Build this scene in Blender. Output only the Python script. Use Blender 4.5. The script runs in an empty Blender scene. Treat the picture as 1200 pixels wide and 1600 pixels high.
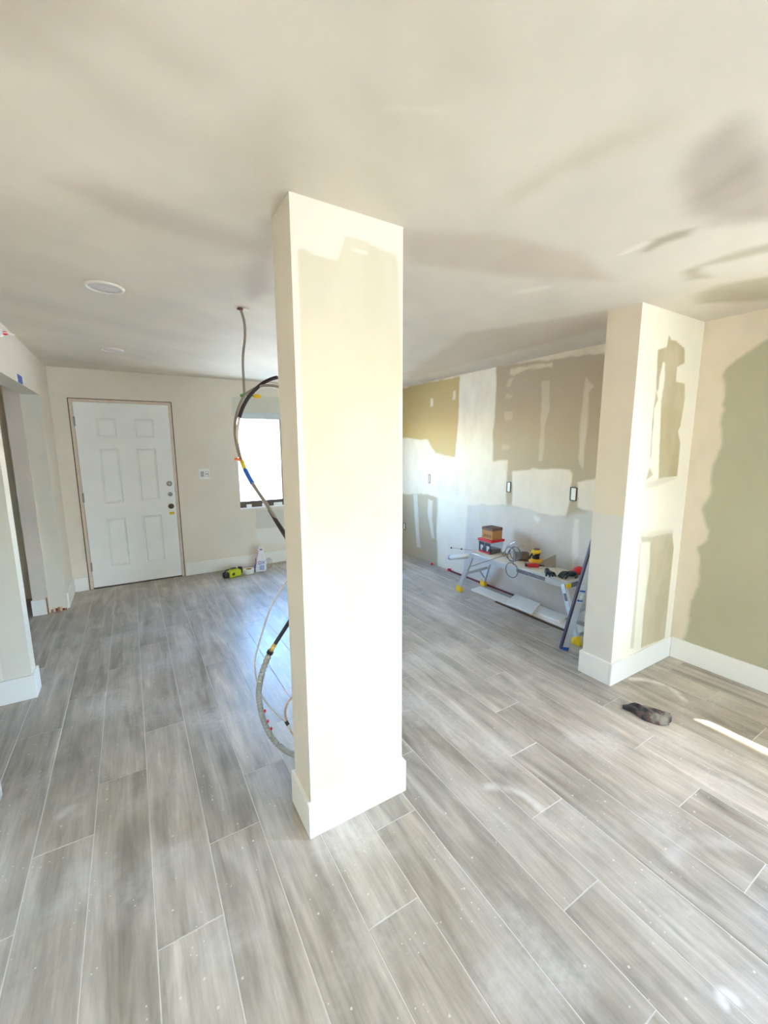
import bpy, bmesh, math, random
import numpy as np
from mathutils import Vector, Matrix
random.seed(7)
S = bpy.context.scene
COL = S.collection

# ------------------------------------------------------------------ camera
F_PX, YAW, PITCH, ROLL, CAM_H = 652.24, .5437, .1584, -.0044, 1.6152
H = 2.44
fwd = Vector((math.sin(YAW)*math.cos(PITCH), math.cos(YAW)*math.cos(PITCH), -math.sin(PITCH)))
right = Vector((math.cos(YAW), -math.sin(YAW), 0))
up = right.cross(fwd)
r2 = right*math.cos(ROLL)+up*math.sin(ROLL)
u2 = -right*math.sin(ROLL)+up*math.cos(ROLL)
cam_d = bpy.data.cameras.new('camera'); cam = bpy.data.objects.new('camera', cam_d); COL.objects.link(cam)
M = Matrix((r2, u2, -fwd)).transposed().to_4x4(); M.translation = Vector((0, 0, CAM_H))
cam.matrix_world = M
cam_d.sensor_fit = 'HORIZONTAL'; cam_d.sensor_width = 27.0; cam_d.lens = F_PX/1200*27.0
cam_d.clip_start = .02; cam_d.clip_end = 200
S.camera = cam

# ------------------------------------------------------------------ world, sun, exposure
W = bpy.data.worlds.new('world'); S.world = W; W.use_nodes = True
nt = W.node_tree; nt.nodes.clear()
sky = nt.nodes.new('ShaderNodeTexSky'); sky.sky_type = 'NISHITA'; sky.sun_disc = False
sky.sun_elevation = math.radians(40); sky.sun_rotation = math.radians(137); sky.dust_density = .6; sky.air_density = 1.2; sky.ozone_density = 3.0
hs = nt.nodes.new('ShaderNodeHueSaturation'); hs.inputs['Saturation'].default_value = 1.15
bg = nt.nodes.new('ShaderNodeBackground'); bg.inputs['Strength'].default_value = 1.0
wo = nt.nodes.new('ShaderNodeOutputWorld')
nt.links.new(sky.outputs[0], hs.inputs['Color']); nt.links.new(hs.outputs[0], bg.inputs[0]); nt.links.new(bg.outputs[0], wo.inputs[0])

SUN_H = Vector((-.69, .724, 0)).normalized(); SUN_E = math.radians(40)
sun_dir = SUN_H*math.cos(SUN_E)+Vector((0, 0, -math.sin(SUN_E)))
sl = bpy.data.lights.new('sun', 'SUN'); sl.energy = 5.0; sl.angle = math.radians(.55); sl.color = (1, .93, .84)
so = bpy.data.objects.new('sun', sl); COL.objects.link(so); so.location = (8, -6, 8)
so.rotation_euler = sun_dir.to_track_quat('-Z', 'Y').to_euler()

vs = S.view_settings
vs.view_transform = 'Standard'; vs.look = 'None'; vs.gamma = 1.0; vs.use_curve_mapping = False
vs.exposure = 2.9
S.cycles.max_bounces = 16; S.cycles.diffuse_bounces = 10; S.cycles.glossy_bounces = 4
S.cycles.sample_clamp_indirect = 8.0

def portal(loc, rot, sx, sy):
    l = bpy.data.lights.new('window_portal', 'AREA'); l.shape = 'RECTANGLE'; l.size = sx; l.size_y = sy
    l.cycles.is_portal = True
    o = bpy.data.objects.new('window_portal', l); COL.objects.link(o); o.location = loc; o.rotation_euler = rot

# ------------------------------------------------------------------ helpers
def lin(c):
    return tuple(((v/255)/12.92 if v/255 <= .04045 else ((v/255+.055)/1.055)**2.4) for v in c)
def on(u, v, ax, val):
    """point of the plane ax=val seen at picture position u,v of the 1200x1600 survey photograph"""
    d = r2*((u-600)/F_PX)-u2*((v-800)/F_PX)+fwd
    i = 'XYZ'.index(ax); c = Vector((0, 0, CAM_H)); t = (val-c[i])/d[i]
    return c+d*t
def tag(o, label=None, cat=None, group=None, kind=None):
    if label: o['label'] = label
    if cat: o['category'] = cat
    if group: o['group'] = group
    if kind: o['kind'] = kind
    return o
def empty(name, loc=(0, 0, 0), rz=0):
    o = bpy.data.objects.new(name, None); COL.objects.link(o); o.location = loc; o.rotation_euler = (0, 0, rz); o.empty_display_size = .05
    return o
def link(name, me, mat=None, parent=None):
    o = bpy.data.objects.new(name, me); COL.objects.link(o)
    if mat is not None and not me.materials: me.materials.append(mat)
    if parent: o.parent = parent
    return o

class MB:
    def __init__(s): s.v = []; s.f = []; s.m = []; s.sm = []
    def add(s, v, f, mi=0, smooth=False):
        n = len(s.v); s.v += [tuple(x) for x in v]
        for q in f: s.f.append(tuple(i+n for i in q)); s.m.append(mi); s.sm.append(smooth)
        return s
    def box(s, a, b, mi=0, bev=0, M=None):
        x0, y0, z0 = a; x1, y1, z1 = b
        if bev <= 0:
            v = [(x0, y0, z0), (x1, y0, z0), (x1, y1, z0), (x0, y1, z0), (x0, y0, z1), (x1, y0, z1), (x1, y1, z1), (x0, y1, z1)]
            f = [(3, 2, 1, 0), (4, 5, 6, 7), (0, 1, 5, 4), (1, 2, 6, 5), (2, 3, 7, 6), (3, 0, 4, 7)]
        else:
            bm = bmesh.new(); bmesh.ops.create_cube(bm, size=1)
            for q in bm.verts: q.co = Vector(((x0+x1)/2+q.co.x*(x1-x0), (y0+y1)/2+q.co.y*(y1-y0), (z0+z1)/2+q.co.z*(z1-z0)))
            bmesh.ops.bevel(bm, geom=bm.edges[:], offset=bev, segments=2, affect='EDGES', profile=.6)
            bm.verts.index_update(); v = [q.co.copy() for q in bm.verts]; f = [[w.index for w in q.verts] for q in bm.faces]; bm.free()
        if M is not None: v = [M @ Vector(q) for q in v]
        return s.add(v, f, mi)
    def tube(s, pts, r, n=10, mi=0, caps=True, smooth=True, spline=0):
        pts = [Vector(p) for p in pts]
        if spline: pts = catmull(pts, spline)
        rs = r if callable(r) else (lambda t: r)
        L = len(pts); v = []; prev = None
        for i, p in enumerate(pts):
            t = (pts[min(i+1, L-1)]-pts[max(i-1, 0)]).normalized()
            if prev is None:
                a = Vector((0, 0, 1)) if abs(t.z) < .9 else Vector((1, 0, 0)); nrm = t.cross(a).normalized()
            else: nrm = (prev-t*prev.dot(t)).normalized()
            prev = nrm; b = t.cross(nrm); rr = rs(i/(L-1))
            for k in range(n):
                an = 2*math.pi*k/n; v.append(p+nrm*math.cos(an)*rr+b*math.sin(an)*rr)
        f = [(i*n+k, i*n+(k+1) % n, (i+1)*n+(k+1) % n, (i+1)*n+k) for i in range(L-1) for k in range(n)]
        s.add(v, f, mi, smooth)
        if caps:
            o = len(s.v)-len(v); s.f.append(tuple(o+k for k in range(n))[::-1]); s.f.append(tuple(o+(L-1)*n+k for k in range(n))); s.m += [mi, mi]; s.sm += [False, False]
        return s
    def lathe(s, prof, n=24, M=None, mi=0, smooth=True):
        v = []; L = len(prof)
        for (r, z) in prof:
            for k in range(n):
                a = 2*math.pi*k/n; q = Vector((r*math.cos(a), r*math.sin(a), z)); v.append(M @ q if M is not None else q)
        f = [(i*n+k, i*n+(k+1) % n, (i+1)*n+(k+1) % n, (i+1)*n+k) for i in range(L-1) for k in range(n)]
        return s.add(v, f, mi, smooth)
    def ell(s, c, r, mi=0, n=12, m=8, M=None):
        prof = [(max(1e-4, math.sin(math.pi*i/m)), -math.cos(math.pi*i/m)) for i in range(m+1)]
        T = Matrix.Translation(c) @ (M if M is not None else Matrix.Identity(4)) @ Matrix.Diagonal((*r, 1))
        return s.lathe(prof, n, T, mi)
    def build(s, name, mats, parent=None, loc=None):
        me = bpy.data.meshes.new(name); me.from_pydata(s.v, [], s.f)
        mats = mats if isinstance(mats, (list, tuple)) else [mats]
        for m in mats: me.materials.append(m)
        me.polygons.foreach_set('material_index', s.m); me.polygons.foreach_set('use_smooth', s.sm)
        me.validate(); me.update()
        o = bpy.data.objects.new(name, me); COL.objects.link(o)
        if parent: o.parent = parent
        if loc: o.location = loc
        return o
def catmull(P, k):
    out = []; n = len(P)
    for i in range(n-1):
        p0 = P[max(i-1, 0)]; p1 = P[i]; p2 = P[i+1]; p3 = P[min(i+2, n-1)]
        for j in range(k):
            t = j/k
            out.append(.5*((2*p1)+(p2-p0)*t+(2*p0-5*p1+4*p2-p3)*t*t+(3*p1-p0-3*p2+p3)*t*t*t))
    out.append(P[-1]); return out
def B(name, a, b, mat, parent=None, bev=0):
    return MB().box(a, b, 0, bev).build(name, mat, parent)

# ------------------------------------------------------------------ materials
def mat(name, col, rough=.6, metal=0, var=.06, scale=12, bump=0, bscale=60, spec=.5, trans=0, coords='Object'):
    m = bpy.data.materials.new(name); m.use_nodes = True; t = m.node_tree; b = t.nodes['Principled BSDF']
    c = lin(col); tc = t.nodes.new('ShaderNodeTexCoord'); nz = t.nodes.new('ShaderNodeTexNoise'); nz.inputs['Scale'].default_value = scale; nz.inputs['Detail'].default_value = 4
    t.links.new(tc.outputs[coords], nz.inputs['Vector'])
    mx = t.nodes.new('ShaderNodeMix'); mx.data_type = 'RGBA'
    mx.inputs[6].default_value = (*[v*(1-var) for v in c], 1); mx.inputs[7].default_value = (*[min(1, v*(1+var)) for v in c], 1)
    t.links.new(nz.outputs['Fac'], mx.inputs[0]); t.links.new(mx.outputs[2], b.inputs['Base Color'])
    b.inputs['Roughness'].default_value = rough; b.inputs['Metallic'].default_value = metal; b.inputs['Specular IOR Level'].default_value = spec
    if bump:
        n2 = t.nodes.new('ShaderNodeTexNoise'); n2.inputs['Scale'].default_value = bscale; n2.inputs['Detail'].default_value = 5
        t.links.new(tc.outputs[coords], n2.inputs['Vector'])
        bp = t.nodes.new('ShaderNodeBump'); bp.inputs['Strength'].default_value = bump; bp.inputs['Distance'].default_value = .004
        t.links.new(n2.outputs['Fac'], bp.inputs['Height']); t.links.new(bp.outputs[0], b.inputs['Normal'])
    return m
def glass_mat(name, tint=(1, 1, 1), gloss=.06):
    m = bpy.data.materials.new(name); m.use_nodes = True; t = m.node_tree; t.nodes.clear()
    o = t.nodes.new('ShaderNodeOutputMaterial'); tr = t.nodes.new('ShaderNodeBsdfTransparent'); tr.inputs[0].default_value = (*tint, 1)
    g = t.nodes.new('ShaderNodeBsdfGlossy'); g.inputs['Roughness'].default_value = .05; lw = t.nodes.new('ShaderNodeLayerWeight'); pw = t.nodes.new('ShaderNodeMath'); pw.operation = 'POWER'; pw.inputs[1].default_value = 5; t.links.new(lw.outputs['Facing'], pw.inputs[0])
    fr = t.nodes.new('ShaderNodeMapRange'); fr.inputs[3].default_value = .03; fr.inputs[4].default_value = .7; t.links.new(pw.outputs[0], fr.inputs[0])
    mx = t.nodes.new('ShaderNodeMixShader'); t.links.new(fr.outputs[0], mx.inputs[0]); t.links.new(tr.outputs[0], mx.inputs[1]); t.links.new(g.outputs[0], mx.inputs[2]); t.links.new(mx.outputs[0], o.inputs[0])
    return m
def paint_mat(name, rough=.55, bump=.12, bscale=90, fine=.03):
    m = bpy.data.materials.new(name); m.use_nodes = True; t = m.node_tree; b = t.nodes['Principled BSDF']
    a = t.nodes.new('ShaderNodeAttribute'); a.attribute_name = 'paint'
    g = t.nodes.new('ShaderNodeNewGeometry')
    nz = t.nodes.new('ShaderNodeTexNoise'); nz.inputs['Scale'].default_value = 6; nz.inputs['Detail'].default_value = 6
    t.links.new(g.outputs['Position'], nz.inputs['Vector'])
    mr = t.nodes.new('ShaderNodeMapRange'); mr.inputs[3].default_value = 1-fine; mr.inputs[4].default_value = 1+fine
    t.links.new(nz.outputs['Fac'], mr.inputs[0])
    mx = t.nodes.new('ShaderNodeVectorMath'); mx.operation = 'SCALE'; t.links.new(a.outputs['Color'], mx.inputs[0]); t.links.new(mr.outputs[0], mx.inputs['Scale'])
    t.links.new(mx.outputs[0], b.inputs['Base Color'])
    b.inputs['Roughness'].default_value = rough; b.inputs['Specular IOR Level'].default_value = .35
    n2 = t.nodes.new('ShaderNodeTexNoise'); n2.inputs['Scale'].default_value = bscale; n2.inputs['Detail'].default_value = 4
    t.links.new(g.outputs['Position'], n2.inputs['Vector'])
    bp = t.nodes.new('ShaderNodeBump'); bp.inputs['Strength'].default_value = bump; bp.inputs['Distance'].default_value = .004
    t.links.new(n2.outputs['Fac'], bp.inputs['Height']); t.links.new(bp.outputs[0], b.inputs['Normal'])
    return m

PAINT = paint_mat('painted_drywall')
M_trim = mat('trim_white', (240, 238, 232), .4, var=.02)
M_door = mat('door_white', (244, 243, 240), .35, var=.05, scale=5)
M_wood = mat('raw_wood', (160, 118, 84), .8, var=.3, scale=30)
M_dkwood = mat('dark_wood_gap', (92, 62, 42), .85, var=.4, scale=30)
M_metal = mat('brushed_metal', (170, 165, 158), .35, .9, var=.05)
M_chrome = mat('satin_chrome', (190, 188, 185), .25, 1, var=.02)
M_bronze = mat('aged_bronze', (92, 78, 68), .4, .8)
M_white = mat('white_plastic', (240, 240, 238), .4, var=.02)
M_grey = mat('grey_plastic', (176, 176, 176), .5)
M_black = mat('black_plastic', (38, 36, 40), .5, var=.2)
M_alu = mat('aluminium', (205, 208, 212), .4, .55, var=.08, scale=20)
M_dusty = mat('dusty_deck', (222, 214, 200), .8, var=.15, scale=14)
M_yellow = mat('yellow_rubber', (236, 196, 30), .55, var=.08)
M_red = mat('red_plastic', (214, 32, 40), .45, var=.06)
M_blue = mat('blue_plastic', (40, 96, 190), .45)
M_board = mat('primed_board', (240, 236, 228), .6, var=.03, scale=8)
M_redstrip = mat('dark_red_trim', (120, 52, 48), .6, var=.15)
M_kraft = mat('kraft_cardboard', (190, 140, 88), .8, var=.15, scale=25)
M_kraft2 = mat('brown_box_flap', (112, 84, 78), .7, var=.2, scale=20)
M_lime = mat('lime_plastic', (196, 206, 20), .45)
M_glass = glass_mat('window_glass')
M_clear = glass_mat('clear_plastic', (.93, .93, .92))

# ------------------------------------------------------------------ painted surfaces
def vnoise(x, y, s, seed):
    rng = np.random.RandomState(seed); g = rng.rand(64, 64)
    x = x/s; y = y/s; xi = np.floor(x).astype(int); yi = np.floor(y).astype(int); fx = x-xi; fy = y-yi
    fx = fx*fx*(3-2*fx); fy = fy*fy*(3-2*fy)
    G = lambda a, b: g[a % 64, b % 64]
    return (G(xi, yi)*(1-fx)+G(xi+1, yi)*fx)*(1-fy)+(G(xi, yi+1)*(1-fx)+G(xi+1, yi+1)*fx)*fy
def fbm(x, y, s, seed, o=4):
    r = 0; a = .5
    for k in range(o): r = r+a*(vnoise(x, y, s/2**k, seed+k)-.5); a *= .55
    return r
def sdf(u, v, poly):
    P = np.array(poly, float); n = len(P); d = np.full(u.shape, 1e9); ins = np.zeros(u.shape, bool)
    for i in range(n):
        a = P[i]; b = P[(i+1) % n]; e = b-a; wx = u-a[0]; wy = v-a[1]
        t = np.clip((wx*e[0]+wy*e[1])/max(e@e, 1e-12), 0, 1)
        d = np.minimum(d, np.hypot(wx-t*e[0], wy-t*e[1]))
        c = ((a[1] > v) != (b[1] > v)); ins ^= c & (u < (b[0]-a[0])*(v-a[1])/((b[1]-a[1]) if b[1] != a[1] else 1e-12)+a[0])
    return np.where(ins, -d, d)
def painter(base, layers, ax, val, streak=None):
    """layers: (outline points in survey-picture coordinates, colour, soft, ragged, opacity)"""
    ia = {'X': (1, 2), 'Y': (0, 2), 'Z': (0, 1)}[ax]
    def fn(u, v):
        c = np.empty(u.shape+(3,)); c[:] = lin(base); c *= (1+.12*fbm(u, v, .5, 71))[..., None]
        if streak is not None: c *= streak(u, v)[..., None]
        for k, (poly, col, soft, rag, op) in enumerate(layers):
            P = [on(x, y, ax, val) for x, y in poly]; P = [(p[ia[0]], p[ia[1]]) for p in P]
            d = sdf(u, v, P)+rag*2*fbm(u, v, .16, 11+k*7)
            m = np.clip(.5-d/(2*soft), 0, 1); m = (m*m*(3-2*m)*op*np.clip(.93+.5*fbm(u, v*.5, .12, 400+k), 0, 1))[..., None]
            cc = np.array(lin(col)); c = c*(1-m)+cc*m
        return c
    return fn
def wall(name, ax, val, sign, ur, vr, step, fn, holes=(), thick=.12, material=None, base=(225, 218, 204)):
    """slab whose face lies in the plane ax=val and looks to sign*ax; u,v are the two other axes in order"""
    hu = sorted({ur[0], ur[1], *[h[0] for h in holes], *[h[1] for h in holes]}); hv = sorted({vr[0], vr[1], *[h[2] for h in holes], *[h[3] for h in holes]})
    dens = lambda L: np.concatenate([np.linspace(a, b, max(2, int(round((b-a)/step))+1))[:-1] for a, b in zip(L[:-1], L[1:])]+[[L[-1]]])
    U = dens(hu); V = dens(hv); uu, vv = np.meshgrid(U, V, indexing='ij')
    def pos(u, v, w):
        w = np.full_like(np.asarray(u, float), w)
        return {'X': (w, u, v), 'Y': (u, w, v), 'Z': (u, v, w)}[ax]
    verts = np.stack([np.ravel(q) for q in pos(uu, vv, val)], 1); cols = fn(uu, vv).reshape(-1, 3)
    nu, nv = len(U), len(V); cu = (U[:-1]+U[1:])/2; cv = (V[:-1]+V[1:])/2
    solid = np.ones((nu-1, nv-1), bool)
    for h in holes: solid &= ~(((cu > h[0]) & (cu < h[1]))[:, None] & ((cv > h[2]) & (cv < h[3]))[None])
    i, j = np.nonzero(solid); a = i*nv+j
    F = np.stack([a, a+nv, a+nv+1, a+1], 1)
    flip = (sign > 0) == (ax == 'Y')
    if flip: F = F[:, ::-1]
    V2 = []; F2 = []; back = val-sign*thick
    def q(pts):
        n = len(verts)+len(V2); V2.extend(pts); F2.append((n, n+1, n+2, n+3))
    P = lambda u, v, w: tuple(float(x) for x in pos(u, v, w))
    okc = lambda x, y: hu[0] < x < hu[-1] and hv[0] < y < hv[-1] and not any(h[0] < x < h[1] and h[2] < y < h[3] for h in holes)
    for x0, x1 in zip(hu[:-1], hu[1:]):
        for y0, y1 in zip(hv[:-1], hv[1:]):
            if not okc((x0+x1)/2, (y0+y1)/2): continue
            q([P(x0, y0, back), P(x1, y0, back), P(x1, y1, back), P(x0, y1, back)])
            mx, my = (x0+x1)/2, (y0+y1)/2
            for (ax_, ay, bx, by, tx, ty) in ((x0, y0, x1, y0, mx, y0-1e-4), (x0, y1, x1, y1, mx, y1+1e-4), (x0, y0, x0, y1, x0-1e-4, my), (x1, y0, x1, y1, x1+1e-4, my)):
                if not okc(tx, ty): q([P(ax_, ay, val), P(bx, by, val), P(bx, by, back), P(ax_, ay, back)])
    allv = np.concatenate([verts, np.array(V2, float).reshape(-1, 3)]); allc = np.concatenate([cols, np.tile(lin(base), (len(V2), 1))])
    faces = F.tolist()+F2
    me = bpy.data.meshes.new(name); me.from_pydata(allv.tolist(), [], faces)
    at = me.color_attributes.new('paint', 'FLOAT_COLOR', 'POINT')
    at.data.foreach_set('color', np.concatenate([allc, np.ones((len(allc), 1))], 1).astype(np.float32).ravel())
    me.materials.append(material or PAINT); me.update()
    o = bpy.data.objects.new(name, me); COL.objects.link(o); o['kind'] = 'structure'
    return o
flat = lambda c: (lambda u, v: np.broadcast_to(np.array(lin(c)), u.shape+(3,)).copy())

XL, XR, YD, YB = -.66, 3.45, 5.65, -3.4
XH = -2.4                                  # far side of the hall behind the left openings
HB, TB = .157, .015                        # baseboard height and thickness
C1 = (.522, .972, 1.458, 1.652)            # free column x0,x1,y0,y1
C2 = (2.661, 3.45, 1.450, 1.660)           # pier against the right wall

# ---- right wall with its patchwork of joint compound
p2 = lambda L: [(620+x/3.333, 540+y/3.333) for x, y in L]
p4 = lambda L: [(880+x/2.1625, 440+y/2.1625) for x, y in L]
Wc = (238, 232, 218); Dc = (186, 171, 146)
rw = [
 (p2([(210, 780), (560, 830), (600, 830), (890, 880), (1040, 850), (1300, 850), (1300, 1800), (215, 1800), (215, 1000)]), (214, 208, 202), 0.036, 0.034, 1),
 (p2([(-60, 225), (330, 140), (325, 330), (305, 500), (300, 585), (190, 575), (165, 500), (-60, 470)]), (196, 172, 116), 0.014, 0.014, 1),
 (p2([(330, 140), (520, 80), (515, 300), (500, 480), (500, 640), (300, 640), (320, 400)]), Wc, .012, .01, 1),
 (p2([(-60, 480), (30, 478), (160, 490), (200, 560), (300, 580), (500, 600), (575, 600), (570, 830), (340, 830), (215, 790), (150, 775), (-60, 765)]), (236, 226, 211), 0.012, 0.020, 1),
 (p2([(600, 655), (690, 650), (710, 640), (770, 642), (900, 650), (913, 670), (900, 790), (885, 890), (800, 885), (600, 830)]), (236, 226, 212), 0.010, 0.014, 1),
 (p2([(940, 710), (1000, 700), (1045, 690), (1200, 690), (1200, 860), (970, 858), (940, 840)]), (236, 226, 213), 0.010, 0.014, 1),
 (p2([(215, 780), (370, 790), (350, 1150), (330, 1300), (215, 1180), (205, 1000)]), (236, 228, 212), 0.024, 0.025, 1),
 (p2([(85, 775), (108, 775), (114, 940), (124, 1052), (103, 1052), (96, 940)]), (218, 212, 200), 0.007, 0.010, 1),
 (p2([(163, 800), (188, 810), (182, 900), (196, 1005), (182, 1000), (160, 870)]), (218, 212, 200), 0.007, 0.010, 1),
 (p2([(755, 185), (798, 180), (795, 330), (775, 400), (760, 600), (738, 600), (745, 480), (752, 330)]), (208, 198, 176), 0.010, 0.014, .9),
 (p2([(985, 160), (1000, 185), (1027, 212), (1000, 240), (992, 420), (967, 640), (945, 590), (955, 420), (970, 280)]), (214, 204, 188), 0.008, 0.010, 1),
 (p2([(590, 120), (810, 85), (815, 112), (680, 125), (610, 155), (590, 150)]), (226, 212, 190), 0.010, 0.017, .9),
 (p2([(585, 170), (608, 170), (590, 215), (570, 215)]), (212, 198, 172), 0.007, 0.017, .8),
 (p2([(570, 250), (605, 260), (590, 275), (560, 275)]), (212, 198, 172), 0.007, 0.017, .7),
 (p2([(560, 345), (602, 345), (600, 385), (565, 390)]), (212, 198, 172), 0.010, 0.024, .8),
 (p2([(545, 510), (590, 520), (580, 545), (545, 545)]), (206, 192, 170), 0.010, 0.024, .8),
 (p2([(175, 275), (190, 275), (190, 315), (175, 318)]), Wc, .006, .006, .8),
 (p2([(295, 235), (308, 235), (305, 280), (290, 280)]), Wc, .006, .006, .7),
 (p2([(-60, 100), (1300, -80), (1300, 12), (1100, 42), (980, 50), (860, 66), (520, 108), (330, 160), (-60, 240)]), (228, 216, 196), 0.010, 0.020, 1),
 (p2([(925, 905), (948, 905), (942, 1090), (915, 1150), (912, 1060)]), (234, 228, 220), 0.012, 0.014, .9),
 (p2([(708, 990), (748, 990), (745, 1060), (700, 1070)]), (228, 216, 212), 0.014, 0.017, .8),
 (p2([(715, 885), (745, 900), (735, 925), (708, 895)]), (234, 230, 226), 0.010, 0.017, .8),
]
rn = [(p4([(470, 100), (900, 20), (900, 120), (700, 200), (560, 290), (548, 320), (552, 350), (540, 420), (547, 470), (525, 560), (502, 640), (495, 720), (470, 770), (490, 840), (490, 870), (458, 900), (455, 1030), (430, 1080), (410, 1240), (340, 1240), (380, 700)]), (226, 213, 193), .014, .034, 1)]
def right_fn(u, v):
    a = painter(Dc, rw, 'X', XR)(u, v); b = painter((182, 177, 150), rn, 'X', XR)(u, v)
    return np.where((u > 1.55)[..., None], a, b)
RW_WIN = (-.9, .24, .80, 2.06)
o = wall('wall_right', 'X', XR, -1, (YB, YD), (0, H), .0135, right_fn, [RW_WIN], .15)
tag(o, 'long drywall wall with patchwork of white joint compound and bare tan drywall', 'wall')

# ---- far wall with the front door and a window
fw = [([(362, 620), (450, 620), (450, 648), (362, 650)], (206, 206, 190), .015, .01, .8),
      ([(400, 797), (460, 797), (460, 823), (400, 826)], (208, 210, 200), .008, .006, .8),
      ([(398, 827), (460, 823), (460, 852), (404, 848)], (236, 234, 230), .02, .02, .8),
      ([(116, 690), (122, 690), (140, 880), (132, 880)], (206, 196, 180), .02, .02, .6)]
DR = (-.515, .482, 0, 2.132); WN = (1.2, 2.38, .795, 2.05)
far_fn = painter((232, 223, 209), fw, 'Y', YD)
o = wall('wall_far', 'Y', YD, -1, (XH, XR), (0, H), .016, far_fn, [DR, WN], .15)
tag(o, 'cream drywall wall holding the white front door and a bright window', 'wall')

# ---- left side: header, far jamb wall, partition between the openings
YJ = 5.06
ww = (230, 221, 208)
o = wall('wall_left', 'X', XL, 1, (YB, YD), (0, H), .03, flat(ww), [(2.40, 3.33, -.01, 2.09), (3.45, YJ, -.01, 2.09)], .14)
tag(o, 'cream drywall wall with two wide openings into a hall', 'wall')
o = wall('wall_hall', 'Y', 5.03, -1, (-.915, -.80), (0, H), .05, flat((220, 208, 198)), (), .6); tag(o, 'narrow pinkish wall end seen through the wide opening', 'wall')
o = wall('wall_partition', 'Y', 3.33, -1, (XH, XL-.14), (0, H), .04, flat((236, 228, 216)), (), .12); tag(o, 'pale partition wall end standing between the two hall openings', 'wall')
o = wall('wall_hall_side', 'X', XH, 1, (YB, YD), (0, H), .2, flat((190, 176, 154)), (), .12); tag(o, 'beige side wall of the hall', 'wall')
# ---- wall behind the camera with a wide patio door
PD = (.75, 2.25, .02, 2.1)
o = wall('wall_back', 'Y', YB, 1, (XH, XR), (0, H), .2, flat((232, 226, 212)), [PD], .15); tag(o, 'cream wall with a wide glazed patio door', 'wall')

# ---- ceiling
z1 = lambda L: [(900+x/4, 100+y/4) for x, y in L]
cl = [
 (z1([(640, 720), (700, 620), (800, 480), (960, 360), (1060, 370), (1090, 450), (1150, 540), (1260, 700), (1260, 960), (850, 1000), (700, 930)]), (170, 157, 144), 0.067, 0.032, 0.77),
 (z1([(740, 850), (880, 740), (1100, 580), (1160, 590), (1100, 680), (900, 790)]), (156, 143, 130), 0.058, 0.024, 0.51),
 (z1([(400, 1175), (500, 1100), (640, 1050), (740, 1025), (700, 1075), (560, 1115), (440, 1185)]), (160, 150, 124), 0.026, 0.016, 0.77),
 (z1([(250, 1198), (440, 1108), (465, 1115), (300, 1192)]), (246, 240, 226), 0.015, 0.006, 0.77),
 (z1([(690, 1290), (900, 1205), (1100, 1145), (1260, 1110), (1260, 1160), (960, 1235), (780, 1265), (770, 1300), (850, 1335), (700, 1350)]), (172, 162, 134), 0.040, 0.019, 0.77),
 (z1([(780, 1430), (880, 1385), (1260, 1320), (1260, 1470), (900, 1490), (780, 1500)]), (166, 156, 122), 0.058, 0.032, 0.68),
 (z1([(0, 575), (250, 450), (560, 330), (610, 365), (300, 510), (-100, 680), (-400, 860), (-420, 820)]), (196, 184, 158), 0.076, 0.032, 0.59),
 ([(690, 510), (830, 440), (870, 450), (720, 530)], (226, 214, 200), 0.058, 0.032, 0.51),
 ([(800, 455), (860, 445), (862, 450), (812, 460)], (240, 232, 220), 0.022, 0.010, 0.59),
 ([(730, 520), (950, 485), (950, 512), (760, 560), (640, 592), (640, 580)], (198, 182, 162), 0.058, 0.032, 0.59),
 ([(-60, -60), (70, -60), (110, 20), (60, 60), (-60, 50)], (176, 164, 148), 0.112, 0.048, 0.68),
 ([(90, -20), (150, -20), (340, 120), (300, 130)], (190, 178, 160), 0.094, 0.032, 0.51),
 ([(600, -40), (760, -40), (750, 120), (690, 140)], (194, 180, 164), 0.130, 0.048, 0.42),
 ([(380, 440), (422, 345), (426, 420), (422, 455), (392, 470)], (182, 166, 154), 0.058, 0.024, 0.68),
 ([(100, 288), (160, 290), (430, 380), (425, 405), (170, 335)], (194, 180, 168), 0.076, 0.032, 0.59),
 ([(280, 398), (370, 402), (362, 420), (292, 412)], (228, 216, 200), 0.040, 0.016, 0.59),
 ([(40, 395), (90, 425), (130, 460), (90, 470)], (226, 214, 200), 0.076, 0.032, 0.42),
 ([(630, 362), (760, 366), (905, 398), (960, 440), (800, 430), (640, 412)], (200, 182, 162), 0.058, 0.024, 0.59),  # column's shade on the ceiling, painted as a faint darker wedge
 ([(320, 210), (440, 170), (450, 290), (400, 320), (330, 270)], (196, 184, 162), 0.094, 0.032, 0.42),
 ([(600, 166), (690, 172), (690, 175), (600, 170)], (236, 228, 212), 0.009, 0.003, 0.59),
]
def cstreak(u, v):
    return 1+.20*fbm(u*.45+v*.25, v*1.1-u*.7, .35, 101, 4)+.16*fbm(u, v*.6, 1.1, 131, 3)
M_ceil = paint_mat('ceiling_paint', .7, .05, 60, .02)
o = wall('ceiling', 'Z', H, -1, (XH, XR), (YB, YD), .02, painter((220, 211, 197), cl, 'Z', H, cstreak), (), .15, M_ceil)
tag(o, 'flat drywall ceiling with smudged streaks of joint compound and a painted column shadow', 'ceiling')

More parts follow.
